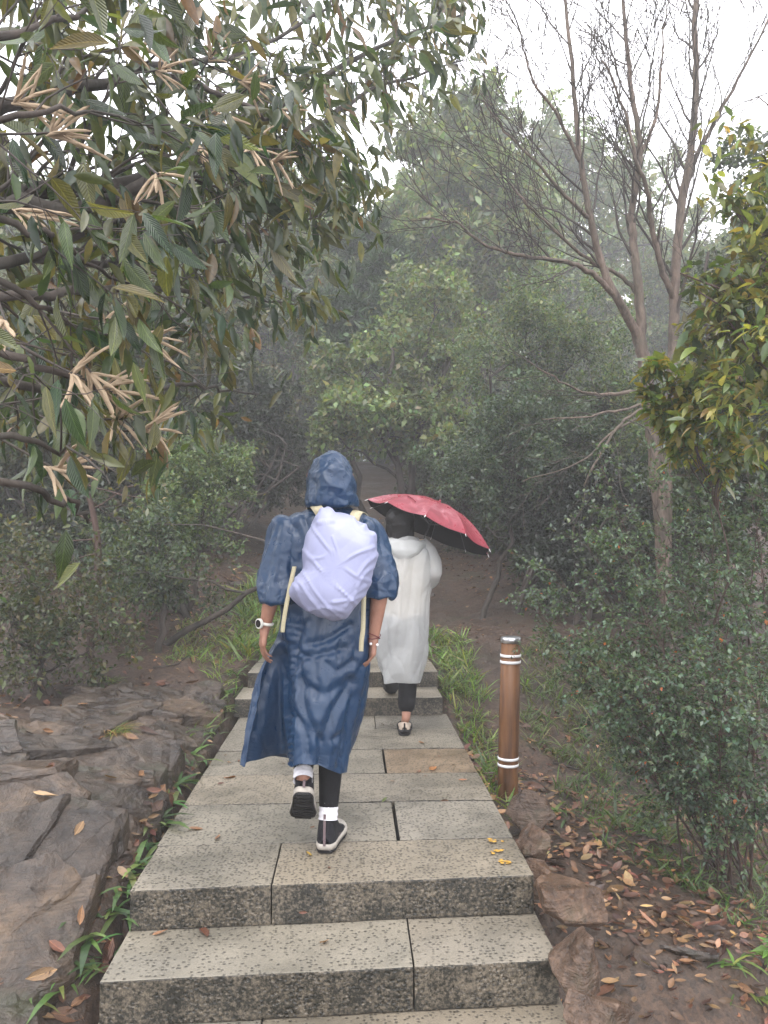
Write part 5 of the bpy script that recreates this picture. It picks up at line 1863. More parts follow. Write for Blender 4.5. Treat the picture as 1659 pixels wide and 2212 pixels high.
def hand_caps(wrist, d, back, thumb, curl=0.45, s=1.0):
    """wrist point, direction to the fingers, direction out of the back of the hand, thumb side"""
    d, back = Vector(d).normalized(), Vector(back).normalized()
    side = Vector(thumb).normalized()
    side = (side - d * side.dot(d)).normalized()
    w = Vector(wrist)
    caps = [capsule(w - d * 0.02, w + d * 0.03 * s, 0.021 * s, 0.022 * s)]
    lens = [(0.042, 0.026, 0.020), (0.046, 0.030, 0.021), (0.043, 0.028, 0.020), (0.034, 0.021, 0.018)]
    for i, (off, base) in enumerate(((0.026, 0.086), (0.009, 0.090), (-0.009, 0.086), (-0.026, 0.078))):
        k0 = w + d * 0.02 * s + side * off * 0.5 * s
        k1 = w + d * base * s + side * off * s
        caps.append(capsule(k0, k1, 0.014 * s, 0.0115 * s))
        q, dd = k1, d
        for j, l in enumerate(lens[i]):
            ang = curl * (0.7 + 0.12 * i + 0.25 * j)
            dd = (dd * math.cos(ang) - back * math.sin(ang)).normalized()
            e = q + dd * l * s
            r = 0.0092 - 0.0011 * j - 0.0005 * i
            caps.append(capsule(q, e, r * s, (r - 0.0009) * s))
            q = e
    t0 = w + d * 0.022 * s + side * 0.014 * s
    t1 = t0 + (d * 0.6 + side * 0.75 - back * 0.25).normalized() * 0.045 * s
    t2 = t1 + (d * 0.9 + side * 0.3 - back * 0.3).normalized() * 0.032 * s
    t3 = t2 + (d * 0.95 + side * 0.05 - back * 0.3).normalized() * 0.026 * s
    caps += [capsule(t0, t1, 0.016 * s, 0.0125 * s), capsule(t1, t2, 0.0115 * s, 0.010 * s), capsule(t2, t3, 0.0098 * s, 0.0082 * s)]
    return caps


def head_caps(c, r, face=(0, 1, 0)):
    """skull, jaw, nose, ears, brow and lips"""
    f = Vector(face).normalized()
    s = f.cross(Vector((0, 0, 1))).normalized()
    up = Vector((0, 0, 1))
    c = Vector(c)
    caps = [capsule(c - f * 0.02 + up * 0.02, c + f * 0.02 + up * 0.02, r * 0.80, r * 0.80), capsule(c + f * 0.02 - up * 0.055, c + f * 0.045 - up * 0.08, r * 0.52, r * 0.38)]
    caps.append(capsule(c + f * (r * 0.92) + up * 0.01, c + f * (r * 1.12) - up * 0.025, 0.009, 0.014))            # nose
    caps.append(capsule(c + f * (r * 0.80) - up * 0.055 - s * 0.018, c + f * (r * 0.80) - up * 0.055 + s * 0.018, 0.010, 0.010))    # lips
    caps.append(capsule(c + f * (r * 0.78) + up * 0.032 - s * 0.035, c + f * (r * 0.78) + up * 0.032 + s * 0.035, 0.014, 0.014))    # brow
    for k in (-1, 1):
        caps.append(capsule(c + s * k * r * 0.80 - up * 0.02, c + s * k * r * 0.86 + up * 0.025, 0.012, 0.016))     # ears
    return caps


def normals_of(V, F):
    nrm = np.zeros_like(V)
    a, b, c = V[F[:, 0]], V[F[:, 1]], V[F[:, 3]]
    n = np.cross(b - a, c - a)
    for k in range(4):
        np.add.at(nrm, F[:, k], n)
    return unit(nrm)


def sheet(name, V, F, disp, mat, root, thick=0.0018):
    Nn = normals_of(V, F)
    o = mesh_np(name, V + Nn * disp[:, None], F, mat, root)
    md = o.modifiers.new('thickness', 'SOLIDIFY')
    md.thickness = thick
    md.offset = 0
    return o


def loft(levels, nu, nv):
    """levels: list of closed control loops, each (k,3)"""
    L = np.array([catmull(np.array(l), nu, True) for l in levels])
    return catmull(L, nv, False).reshape(-1, 3), grid_faces(nu, nv)


def ellipse_loop(py, xl, xr, cd, bd, fd, k=12):
    """loop through the left and right picture edges; cd middle depth, bd towards us, fd away"""
    out = []
    for i in range(k):
        a = 2 * math.pi * i / k
        px = (xl + xr) / 2 - (xr - xl) / 2 * math.cos(a)
        s = math.sin(a)
        dep = cd - (bd if s > 0 else fd) * abs(s) ** 0.85 * (1 if s > 0 else -1)
        out.append(tuple(at(px, py, dep)))
    return out


# ---- hiker in the navy poncho
p1 = at(695, 1800, 3.42)
hiker = thing('person', (p1.x, 3.42, 0.0), 'person in long navy hooded rain poncho walking up with back turned', 'person', 'two hikers walking up the stairs')
sh_l, sh_r = at(618, 1148, 3.40), at(798, 1152, 3.40)
el_l, el_r = at(592, 1262, 3.30), at(823, 1262, 3.30)
wr_l, wr_r = at(573, 1352, 3.32), at(808, 1372, 3.31)
pel = at(702, 1385, 3.43)
hip_l, hip_r = at(675, 1395, 3.43), at(729, 1395, 3.43)
kn_r, an_r = at(719, 1565, 3.45), at(709, 1758, 3.375)
kn_l, an_l = at(660, 1555, 3.52), at(655, 1672, 3.30)
neck, head = at(708, 1108, 3.42), at(713, 1040, 3.40)
chest = at(706, 1180, 3.41)
caps = [capsule(pel, chest, 0.115, 0.13, (1.25, 0.85, 1)), capsule(chest, neck, 0.12, 0.055, (1.2, 0.85, 1)), capsule(neck, head, 0.055, 0.06)]
caps += head_caps(head, 0.105)
for S, E, W in ((sh_l, el_l, wr_l), (sh_r, el_r, wr_r)):
    caps += [capsule(chest + (S - chest) * 0.4 + Vector((0, 0, 0.03)), S, 0.07, 0.052), capsule(S, E, 0.047, 0.036), capsule(E, E.lerp(W, 0.3), 0.036, 0.037), capsule(E.lerp(W, 0.3), W, 0.037, 0.024)]
caps += hand_caps(wr_l, (-0.16, 0.12, -0.98), (-0.8, -0.45, 0), (-0.3, 0.9, 0), 0.42)
caps += hand_caps(wr_r, (-0.10, 0.06, -0.98), (0.8, -0.4, 0), (-0.2, 0.9, 0), 0.5)
for Hp, K, A_ in ((hip_l, kn_l, an_l), (hip_r, kn_r, an_r)):
    caps += [capsule(Hp, K, 0.082, 0.052), capsule(K, K.lerp(A_, 0.35), 0.050, 0.052), capsule(K.lerp(A_, 0.35), A_, 0.050, 0.034)]
caps += [capsule(an_r, an_r + Vector((0, 0.15, -0.04)), 0.034, 0.028), capsule(an_l, an_l + Vector((0, 0.06, -0.12)), 0.034, 0.028)]
fuse('body', caps, M['skin'], hiker, 0.0055, 4)
lg = []
for Hp, K, A_, e in ((hip_l, kn_l, an_l, 0.9), (hip_r, kn_r, an_r, 0.90)):
    lg += [capsule(Hp, K, 0.088, 0.058), capsule(K, K.lerp(A_, 0.4), 0.056, 0.057), capsule(K.lerp(A_, 0.4), K.lerp(A_, e), 0.056, 0.043)]
lg += [capsule(hip_l, hip_r, 0.10, 0.10)]
fuse('leggings', lg, M['black_knit'], hiker, 0.008, 3)
for K, A_ in ((kn_l, an_l), (kn_r, an_r)):
    t = [tuple(K.lerp(A_, q)) for q in ((0.86, 0.95, 1.03, 1.12) if K is kn_l else (0.86, 0.93, 1.0, 1.06))]
    P = catmull(np.array(t), 12, False)
    tube_obj('sock', [(P, 0.041 + 0.0016 * np.sin(np.arange(12) * 1.9))], 16, M['white_sock'], hiker)


def foot_w(t):
    return np.interp(t, [0, 0.04, 0.12, 0.35, 0.55, 0.72, 0.86, 0.95, 1.0], [0.017, 0.027, 0.034, 0.036, 0.041, 0.047, 0.042, 0.028, 0.012])


def shoe(root, heel, yaw, pitch, roll, L, mats, collar=0.105, lace=True, s=1.0):
    """local: heel bottom at origin, y to the toe, z up"""
    Mx = Matrix.Translation(heel) @ Matrix.Rotation(yaw, 4, 'Z') @ Matrix.Rotation(pitch, 4, 'X') @ Matrix.Rotation(roll, 4, 'Y')
    RM, TR = np.array(Mx.to_3x3()), np.array(Mx.translation)

    def put(name, V, F, mat, parent, smooth=True):
        return mesh_np(name, np.asarray(V) @ RM.T + TR, F, mat, parent, smooth)
    # upper: arches from heel to toe
    ts = np.array([0.0, 0.015, 0.05, 0.12, 0.22, 0.33, 0.42, 0.52, 0.64, 0.76, 0.87, 0.95, 0.99])
    hs = np.interp(ts, [0, 0.02, 0.1, 0.22, 0.33, 0.45, 0.6, 0.8, 0.95, 1], [0.055, collar * 0.92, collar, collar * 0.93, collar * 0.88, collar * 0.72, 0.058, 0.047, 0.035, 0.025])
    k = 15
    V = []
    for t, h in zip(ts, hs):
        w = foot_w(t) * s * 1.0
        for j in range(k):
            a = math.pi * j / (k - 1)
            V.append((-w * np.sign(math.cos(a)) * abs(math.cos(a)) ** 0.6 * (1 - 0.18 * math.sin(a)), t * L, 0.022 + (h - 0.022) * math.sin(a) ** 0.7))
    F = [tuple(f) for f in grid_faces(k, len(ts), False)]
    F.append(tuple(range(k)))
    up = put('shoe', V, F, mats[0], root)
    # toe and side panel
    V2 = []
    sel = [i for i, t in enumerate(ts) if t > 0.30]
    for i in sel:
        t, h = ts[i], hs[i] * 0.62
        w = foot_w(t) * s * 1.03
        for j in range(k):
            a = math.pi * j / (k - 1)
            V2.append((-w * np.sign(math.cos(a)) * abs(math.cos(a)) ** 0.6 * (1 - 0.1 * math.sin(a)), t * L, 0.020 + (h - 0.018) * math.sin(a) ** 0.7))
    put('side_panel', V2, grid_faces(k, len(sel), False), mats[1], up)
    # heel tape
    hv = []
    for z in np.linspace(0.03, collar * 0.98, 6):
        for x in (-0.0055, 0.0055):
            hv.append((x, -0.0035 + 0.012 * ((z - 0.03) / collar) ** 2 - 0.004, z))
    put('heel_tape', hv, grid_faces(2, 6, False), mats[2], up)
    # midsole and outsole

    def sole(z0, z1, grow_, flare):
        n = 40
        tt = np.concatenate([np.linspace(0, 1, n), np.linspace(1, 0, n)])
        sg = np.concatenate([np.ones(n), -np.ones(n)])
        x = sg * (foot_w(tt) * s + grow_)
        y = tt * (L + 2 * grow_) - grow_
        rock = 0.012 * np.clip((tt - 0.75) / 0.25, 0, 1) ** 2
        lo = np.stack([x * (1 - flare), y, z0 + rock], 1)
        mi = np.stack([x, y, (z0 + z1) / 2 + rock], 1)
        hi = np.stack([x * (1 - flare), y, z1 + rock], 1)
        V = np.concatenate([lo, mi, hi])
        m = 2 * n
        F = [tuple(f) for f in grid_faces(m, 3)]
        for i in range(n - 1):
            a, b, c, d = i, i + 1, m - 2 - i, m - 1 - i
            F += [(a, d, c, b), (2 * m + a, 2 * m + b, 2 * m + c, 2 * m + d)]
        return V, F
    V, F = sole(0.012, 0.036, 0.003, 0.05)
    ms = put('midsole', V, F, mats[3], up)
    V, F = sole(0.0, 0.0115, 0.002, 0.05)
    put('outsole', V, F, mats[4], up, False)
    for q in range(9):                                     # tread lugs
        t = 0.06 + q * 0.105
        w = float(foot_w(t)) * s * 0.82
        rk = 0.012 * max(0, (t - 0.75) / 0.25) ** 2
        Vb = [(x, t * L + y, z + rk) for z in (-0.005, 0.001) for y in (-0.007, 0.007) for x in (-w, w)]
        put('lug', Vb, [(0, 1, 3, 2), (4, 6, 7, 5), (0, 4, 5, 1), (2, 3, 7, 6), (0, 2, 6, 4), (1, 5, 7, 3)], mats[4], up, False)
    if lace:
        for q in range(4):
            t = 0.40 + 0.07 * q
            h = float(np.interp(t, ts, hs)) + 0.004
            w = 0.02
            P = np.array([(-w, t * L, h - 0.012), (-w * 0.5, t * L + 0.006, h), (w * 0.5, t * L - 0.002, h), (w, t * L + 0.004, h - 0.012)]) @ RM.T + TR
            tube_obj('lace', [(P, [0.002] * 4)], 5, M['mint'], up)
    return up


MS = (M['shoe_black'], M['shoe_grey'], M['shoe_mauve'], M['midsole'], M['rubber'])
h_r = at(701, 1838, 3.325)
shoe(hiker, (h_r.x, 3.335, 0.007), math.radians(-10), 0, 0, 0.275, MS, 0.165, s=1.22)
shoe(hiker, tuple(at(655, 1718, 3.235)), math.radians(4), math.radians(-41), math.radians(4), 0.265, MS, 0.185, s=1.22)

# poncho: skirt and torso
lv = [ellipse_loop(1086, 684, 750, 3.40, 0.07, 0.08), ellipse_loop(1098, 668, 764, 3.40, 0.09, 0.09), ellipse_loop(1110, 630, 790, 3.40, 0.115, 0.11), ellipse_loop(1128, 594, 816, 3.40, 0.125, 0.12), ellipse_loop(1160, 580, 828, 3.40, 0.14, 0.14),
      ellipse_loop(1215, 594, 818, 3.40, 0.15, 0.15), ellipse_loop(1290, 600, 813, 3.40, 0.15, 0.16)]


def hem_loop(spec):
    return [tuple(at(*q)) for q in spec]


lv += [hem_loop([(598, 1370, 3.40), (612, 1370, 3.33), (640, 1370, 3.27), (702, 1370, 3.235), (755, 1370, 3.25), (793, 1370, 3.30), (808, 1370, 3.41), (795, 1370, 3.52), (755, 1370, 3.57), (702, 1370, 3.59), (645, 1370, 3.57), (605, 1370, 3.50)]),
       hem_loop([(560, 1450, 3.37), (606, 1450, 3.42), (624, 1450, 3.27), (690, 1450, 3.215), (748, 1450, 3.235), (788, 1450, 3.30), (801, 1450, 3.42), (790, 1450, 3.53), (750, 1450, 3.59), (690, 1450, 3.62), (620, 1450, 3.58), (572, 1450, 3.48)]),
       hem_loop([(540, 1550, 3.34), (606, 1550, 3.47), (618, 1550, 3.26), (674, 1550, 3.20), (726, 1550, 3.22), (770, 1550, 3.30), (785, 1550, 3.43), (776, 1550, 3.55), (735, 1550, 3.62), (670, 1550, 3.65), (600, 1550, 3.60), (550, 1550, 3.47)]),
       hem_loop([(526, 1630, 3.325), (609, 1612, 3.50), (619, 1632, 3.25), (658, 1632, 3.20), (700, 1632, 3.225), (750, 1632, 3.295), (765, 1625, 3.43), (756, 1615, 3.56), (710, 1615, 3.64), (650, 1615, 3.67), (585, 1610, 3.62), (535, 1620, 3.47)]),
       hem_loop([(522, 1656, 3.32), (610, 1630, 3.51), (619, 1658, 3.25), (652, 1650, 3.20), (692, 1655, 3.225), (741, 1674, 3.295), (755, 1662, 3.43), (746, 1640, 3.56), (705, 1640, 3.64), (645, 1640, 3.67), (580, 1632, 3.62), (530, 1645, 3.47)])]
nu, nv = 280, 210
V, F = loft(lv, nu, nv)
t = np.repeat(np.linspace(0, 1, nv), nu)
low = np.clip((t - 0.35) / 0.4, 0, 1)
dsp = facets(V * np.array([1, 1, 0.3]), 5, 4.5) * (0.010 + 0.022 * low) + facets(V * np.array([1, 1, 0.8]), 15, 17) * 0.006
vx, vy, vz = to_px(V)
RIDGES = [([(640, 1330), (622, 1430), (616, 1540), (616, 1645)], 9, .022), ([(632, 1440), (660, 1418), (700, 1412), (745, 1400)], 7, .016), ([(650, 1350), (640, 1420), (648, 1480)], 7, .014), ([(620, 1540), (660, 1580), (668, 1640)], 8, .018),
          ([(690, 1650), (700, 1590), (728, 1530), (770, 1480)], 10, .026), ([(735, 1660), (760, 1560), (790, 1440)], 8, .016), ([(690, 1600), (660, 1540), (650, 1490)], 8, .016), ([(640, 1470), (700, 1500), (760, 1470)], 9, .016),
          ([(545, 1640), (565, 1540), (590, 1420)], 8, .016), ([(665, 1390), (710, 1380), (760, 1350)], 6, .012), ([(700, 1430), (730, 1450), (770, 1430)], 6, .012), ([(720, 1600), (750, 1590), (745, 1640)], 6, .012),
          ([(640, 1140), (650, 1180), (640, 1240)], 7, .014), ([(655, 1110), (668, 1150)], 6, .012), ([(790, 1120), (806, 1160)], 6, .012)]
rp = random.Random(8)
for q in range(24):                                         # long hanging folds and short kinks
    x0 = rp.uniform(560, 790)
    y0 = rp.uniform(1310, 1560)
    ln0 = rp.uniform(40, 150)
    dx0 = rp.gauss(-0.12, 0.25) * ln0 if q % 3 else rp.gauss(0, 0.9) * ln0 * 0.5
    if q % 3 == 0:
        ln0 *= 0.35
    RIDGES.append(([(x0, y0), (x0 + dx0 * 0.5 + rp.gauss(0, 4), y0 + ln0 * 0.5), (x0 + dx0, y0 + ln0)], rp.uniform(3.0, 6.5), rp.uniform(0.006, 0.014)))
for q in range(16):
    x0, y0 = rp.uniform(600, 660) if q % 2 else rp.uniform(770, 812), rp.uniform(1110, 1260)
    RIDGES.append(([(x0, y0), (x0 + rp.gauss(0, 8), y0 + 30), (x0 + rp.gauss(0, 14), y0 + 60)], rp.uniform(3, 5), rp.uniform(0.005, 0.010)))
for poly_, wd, hg in RIDGES:
    cp = catmull(np.array(poly_, float), 24, False)
    dmin = np.full(len(V), 1e9)
    for c_ in cp:
        dmin = np.minimum(dmin, (vx - c_[0]) ** 2 + (vy - c_[1]) ** 2)
    dsp += hg * np.maximum(0, 1 - np.sqrt(dmin) / (wd * 1.9)) ** 1.1 * (V[:, 1] < 3.41)
dsp += 0.010 * vnoise(V * np.array([9, 9, 1.6]), 6) * np.clip((t - 0.4) / 0.4, 0, 1)
sheet('poncho', V, F, dsp, M['poncho'], hiker)
# sleeves
for side, cl in (('l', [(652, 1138, 3.40, .045), (632, 1152, 3.40, .076), (616, 1186, 3.39, .084), (607, 1228, 3.37, .084), (603, 1262, 3.34, .082), (602, 1286, 3.33, .080), (602, 1298, 3.32, .070), (603, 1288, 3.32, .045)]),
                 ('r', [(768, 1140, 3.40, .045), (786, 1154, 3.40, .074), (802, 1188, 3.39, .082), (812, 1226, 3.37, .084), (816, 1256, 3.34, .083), (816, 1276, 3.33, .080), (815, 1288, 3.32, .068), (813, 1278, 3.32, .045)])):
    lvls = []
    for i, (px, py, dp, r) in enumerate(cl):
        c = at(px, py, dp)
        q0, q1 = at(*cl[max(0, i - 1)][:3]), at(*cl[min(len(cl) - 1, i + 1)][:3])
        ax = (at(*cl[2][:3]) - at(*cl[0][:3])).normalized() if i < 2 else Vector((0, 0, -1))
        X = ax.cross(Vector((0, 1, 0))).normalized()
        Yv = ax.cross(X)
        lvls.append([tuple(c + X * r * math.cos(a) + Yv * r * 1.05 * math.sin(a)) for a in np.arange(10) * 0.2 * math.pi])
    V, F = loft(lvls, 110, 90)
    t = np.repeat(np.linspace(0, 1, 90), 110)
    dsp = (facets(V * np.array([1, 1, 0.45]), 25 if side == 'l' else 27, 9, 0.5) * 0.026 + facets(V, 28, 22) * 0.006 + (crease(V * np.array([1.5, 1.5, 0.6]), 26, 5, 4) - 0.5) * 0.035) * np.clip((0.97 - t) / 0.1, 0, 1)
    Nn = normals_of(V, F)
    if np.mean(np.sum(Nn * (V - V.mean(0)), 1)) < 0:
        dsp = -dsp
    sheet('sleeve', V, F, dsp, M['poncho'], hiker)
# hood
lv = [ellipse_loop(1094, 668, 772, 3.38, 0.10, 0.10), ellipse_loop(1088, 661, 771, 3.38, 0.125, 0.10), ellipse_loop(1070, 661, 768, 3.39, 0.145, 0.13), ellipse_loop(1042, 665, 765, 3.39, 0.145, 0.15), ellipse_loop(1018, 671, 757, 3.39, 0.135, 0.15),
      ellipse_loop(1000, 681, 747, 3.385, 0.11, 0.135), ellipse_loop(987, 694, 735, 3.385, 0.075, 0.10), ellipse_loop(980, 706, 722, 3.385, 0.03, 0.04), ellipse_loop(978.5, 713, 715, 3.385, 0.004, 0.004)]
V, F = loft(lv, 130, 110)
dsp = facets(V, 35, 11) * 0.013 + facets(V, 36, 30) * 0.005 + (crease(V, 37, 7, 5) - 0.5) * 0.014
keepf = []
for f in F:
    c = V[f].mean(0)
    keepf.append(not (c[1] > 3.46 and abs(c[0] - head.x) < 0.075 and head.z - 0.12 < c[2] < head.z + 0.07))
Nn = normals_of(V, F)
sgn = 1 if np.mean(np.sum(Nn * (V - V.mean(0)), 1)) > 0 else -1
sheet('hood', V, F[np.array(keepf)], dsp * sgn, M['poncho'], hiker)

# watch and bracelet
wa = el_l.lerp(wr_l, 0.93)
axis = (wr_l - el_l).normalized()
X = axis.cross(Vector((0, 1, 0))).normalized()
Yv = axis.cross(X)
ring = [tuple(wa + X * 0.0285 * math.cos(a) + Yv * 0.0285 * math.sin(a)) for a in np.linspace(0, 2 * math.pi, 25)]
ww = tube_obj('wristwatch', [(ring, [0.0065] * 25)], 8, M['watch_white'], hiker)
tag(ww, 'white strapped sports watch with round black dial')
dirw = Vector((-0.72, -0.69, 0.0)).normalized()
fx = dirw.cross(Vector((0, 0, 1))).normalized()
fy = dirw.cross(fx)
for nm, r, off, dep, mt in (('watch_case', 0.0215, 0.030, 0.010, 'watch_white'), ('watch_dial', 0.0165, 0.0405, 0.0016, 'black_glass')):
    V, F = [], []
    for k, o_ in enumerate((0.0, dep)):
        for a in np.arange(24) * 2 * math.pi / 24:
            V.append(tuple(wa + dirw * (off + o_) + fx * r * math.cos(a) + fy * r * math.sin(a)))
    F = [tuple(f) for f in grid_faces(24, 2)] + [tuple(range(24)), tuple(range(24, 48))]
    mesh_np(nm, V, F, M[mt], ww, False)
axis = (wr_r - el_r).normalized()
X = axis.cross(Vector((0, 1, 0))).normalized()
Yv = axis.cross(X)
wb = el_r.lerp(wr_r, 1.02)
for tilt in (0.3, -0.3):
    ring = [tuple(wb + X * 0.0275 * math.cos(a) + Yv * 0.0275 * math.sin(a) + axis * 0.012 * tilt * 3 * math.cos(a + 0.8)) for a in np.linspace(0, 2 * math.pi, 25)]
    br = tube_obj('bracelet', [(ring, [0.0019] * 25)], 6, M['cord_red'], hiker)
for px, py in ((801, 1391), (815, 1393)):
    c = at(px, py, 3.275)
    bm = bmesh.new()
    bmesh.ops.create_icosphere(bm, subdivisions=2, radius=0.0062, matrix=Matrix.Translation(c))
    mesh_bm('bead', bm, M['pearl'], hiker, True)

# ---- backpack under a pale lilac rain cover
outline = [(707, 1096), (724, 1108), (752, 1116), (778, 1129), (800, 1142), (812, 1160), (813, 1190), (806, 1230), (798, 1262), (784, 1292), (765, 1318), (744, 1340), (711, 1340), (686, 1333), (660, 1322), (630, 1295), (625, 1274), (640, 1248), (652, 1228), (655, 1185), (662, 1155), (674, 1130), (685, 1106), (695, 1098)]
pk = at(722, 1225, 3.2)
pack = thing('backpack', (pk.x, 3.26, at(722, 1340, 3.2).z), 'backpack in pale lilac rain cover strapped over the navy poncho', 'backpack')
O = catmull(np.array(outline, float), 200, True)
C0 = np.array([722.0, 1228.0])
V = []
ns = 90
for s in np.linspace(0, 1, ns):
    if s < 0.12:                                            # back side, towards the wearer
        f, dep = 0.80 + 0.20 * (s / 0.12) ** 0.5, 3.275 - 0.035 * (s / 0.12)
    else:
        q = (s - 0.12) / 0.88
        f = math.cos(q * math.pi / 2) ** 0.42
        dep = 3.24 - 0.225 * math.sin(q * math.pi / 2) ** 0.75
    for o_ in O:
        p = C0 + (o_ - C0) * f
        V.append(tuple(at(p[0], p[1], dep)))
V = np.array(V)
F = grid_faces(200, ns)
th = np.tile(np.arange(200) / 200 * 2 * math.pi, ns)
s = np.repeat(np.linspace(0, 1, ns), 200)
fold = np.sin(th * 17 + 2.5 * vnoise(V * 7, 61)) * np.clip(vnoise(np.stack([np.cos(th) * 1.5, np.sin(th) * 1.5, s * 0.8], 1), 62) + 0.35, 0, 1)
dsp = 0.007 * fold * np.exp(-((s - 0.22) / 0.22) ** 2) + facets(V * np.array([0.8, 1, 1]), 63, 4.0, 0.5) * 0.010 + (crease(V, 65, 3.0, 4, 0.2) - 0.5) * 0.02
vx, vy, vz = to_px(V)
for poly_, wd, hg in [([(640, 1250), (668, 1290), (705, 1328)], 4, .008), ([(652, 1235), (690, 1290), (735, 1332)], 3.5, .007), ([(634, 1262), (650, 1300), (672, 1318)], 4, .008), ([(673, 1135), (705, 1180), (740, 1213)], 4, .008), ([(718, 1160), (728, 1190), (738, 1222)], 3, .006),
                      ([(806, 1182), (770, 1196), (742, 1214)], 4, .008), ([(656, 1188), (700, 1240), (765, 1302)], 4, .009), ([(738, 1222), (770, 1245), (800, 1256)], 4, .007), ([(720, 1300), (750, 1296), (788, 1284)], 4, .007), ([(690, 1130), (740, 1126), (785, 1140)], 5, .010),
                      ([(760, 1122), (778, 1145), (805, 1158)], 3.5, .008), ([(658, 1205), (690, 1205), (720, 1190)], 3, .005), ([(812, 1196), (790, 1216), (775, 1240)], 4, .009), ([(806, 1222), (785, 1240), (772, 1268)], 4, .008), ([(796, 1262), (770, 1278), (745, 1310)], 4, .007), ([(660, 1320), (700, 1310), (740, 1318)], 4, .006)]:
    cp = catmull(np.array(poly_, float), 24, False)
    dmin = np.full(len(V), 1e9)
    for c_ in cp:
        dmin = np.minimum(dmin, (vx - c_[0]) ** 2 + (vy - c_[1]) ** 2)
    dsp += 0.7 * hg * np.maximum(0, 1 - np.sqrt(dmin) / (wd * 1.5)) ** 1.0 * (s > 0.15)
dsp *= np.clip((1 - s) / 0.06, 0, 1)
Nn = normals_of(V, F)
sgn = 1 if np.mean(np.sum(Nn * (V - V.mean(0)), 1)) > 0 else -1
cover = mesh_np('rain_cover', V + Nn * (dsp * sgn)[:, None], F, M['pack_cover'], pack)


def ribbon(name, pts, width, across, root, mat, thick=0.003):
    P = catmull(np.array([tuple(p) for p in pts]), 8 * len(pts), False)
    Xa = np.array(Vector(across).normalized())
    V = np.concatenate([P - Xa * width / 2, P + Xa * width / 2])
    n = len(P)
    F = [(i, i + 1, n + i + 1, n + i) for i in range(n - 1)]
    o = mesh_np(name, V, F, mat, root)
    md = o.modifiers.new('thickness', 'SOLIDIFY')
    md.thickness = thick
    md.offset = 0
    return o


ribbon('shoulder_strap', [at(668, 1102, 3.47), at(676, 1090, 3.36), at(684, 1096, 3.262), at(694, 1112, 3.245), at(704, 1130, 3.23)], 0.044, (1, 0, 0.45), pack, M['khaki'])
ribbon('shoulder_strap', [at(786, 1112, 3.47), at(776, 1104, 3.36), at(768, 1112, 3.262), at(764, 1126, 3.245), at(760, 1145, 3.23)], 0.044, (1, 0, -0.3), pack, M['khaki'])
ribbon('side_strap', [at(636, 1224, 3.235), at(628, 1260, 3.225), at(620, 1300, 3.215), at(613, 1340, 3.21), at(610, 1366, 3.215)], 0.019, (1, -0.4, 0), pack, M['khaki'])
ribbon('side_strap', [at(786, 1285, 3.20), at(785, 1320, 3.195), at(784, 1360, 3.19), at(781, 1385, 3.19), at(780, 1407, 3.195)], 0.019, (1, -0.1, 0), pack, M['khaki'])

# ---- hiker in the milky raincoat
p2 = at(872, 1585, 5.36)
walker = thing('person', (p2.x, 5.5, 0.0), 'person in milky translucent raincoat and black trousers walking under the red umbrella', 'person', 'two hikers walking up the stairs')
D2 = 5.45
neck, head = at(872, 1163, D2), at(864, 1128, D2 + 0.02)
chest, pel = at(872, 1210, D2), at(868, 1335, D2)
hip_l, hip_r = at(852, 1342, D2), at(884, 1342, D2)
kn_r, an_r = at(882, 1448, D2 + 0.02), at(877, 1552, 5.36)
kn_l, an_l = at(838, 1424, D2 + 0.30), at(846, 1492, 6.12)
sh_l, sh_r = at(838, 1182, D2), at(912, 1182, D2)
el_l, wr_l = at(828, 1262, D2 - 0.02), at(830, 1250, D2 + 0.25)
el_r, wr_r = at(933, 1245, D2 - 0.02), at(909, 1196, D2 + 0.17)
caps = [capsule(pel, chest, 0.105, 0.115, (1.2, 0.85, 1)), capsule(chest, neck, 0.105, 0.045, (1.2, 0.85, 1)), capsule(neck, head, 0.048, 0.055)] + head_caps(head, 0.098)
for S, E, W in ((sh_l, el_l, wr_l), (sh_r, el_r, wr_r)):
    caps += [capsule(chest.lerp(S, 0.5) + Vector((0, 0, 0.02)), S, 0.06, 0.046), capsule(S, E, 0.042, 0.032), capsule(E, W, 0.033, 0.022)]
UMB_C, UMB_N = at(926, 1139, 5.62), Vector((math.sin(math.radians(23.6)), 0.075, math.cos(math.radians(23.6)))).normalized()
grip = UMB_C - UMB_N * ((UMB_C.z - wr_r.z) / UMB_N.z)
caps += hand_caps(wr_l, (0.1, 0.9, 0.2), (-0.9, 0.1, 0.2), (0, 0, 1), 0.5, 0.92)
gd = (grip - wr_r).normalized()
caps += hand_caps(grip - gd * 0.085 - Vector((0.018, 0, 0)), gd, (1, 0, 0.0), UMB_N, 1.05, 0.92)
caps.append(capsule(wr_r, grip - gd * 0.085 - Vector((0.018, 0, 0)), 0.023, 0.021))
for Hp, K, A_ in ((hip_l, kn_l, an_l), (hip_r, kn_r, an_r)):
    caps += [capsule(Hp, K, 0.075, 0.048), capsule(K, K.lerp(A_, 0.35), 0.046, 0.047), capsule(K.lerp(A_, 0.35), A_, 0.045, 0.030)]
caps += [capsule(an_r, an_r + Vector((0, 0.13, -0.05)), 0.03, 0.026), capsule(an_l, an_l + Vector((0, 0.13, -0.05)), 0.03, 0.026)]
fuse('body', caps, M['skin'], walker, 0.006, 4)
tr = [capsule(hip_l, hip_r, 0.10, 0.10)]
for Hp, K, A_, e in ((hip_l, kn_l, an_l, 0.85), (hip_r, kn_r, an_r, 0.72)):
    tr += [capsule(Hp, K, 0.086, 0.072), capsule(K, K.lerp(A_, e), 0.072, 0.062)]
fuse('trousers', tr, M['black_knit'], walker, 0.009, 3)
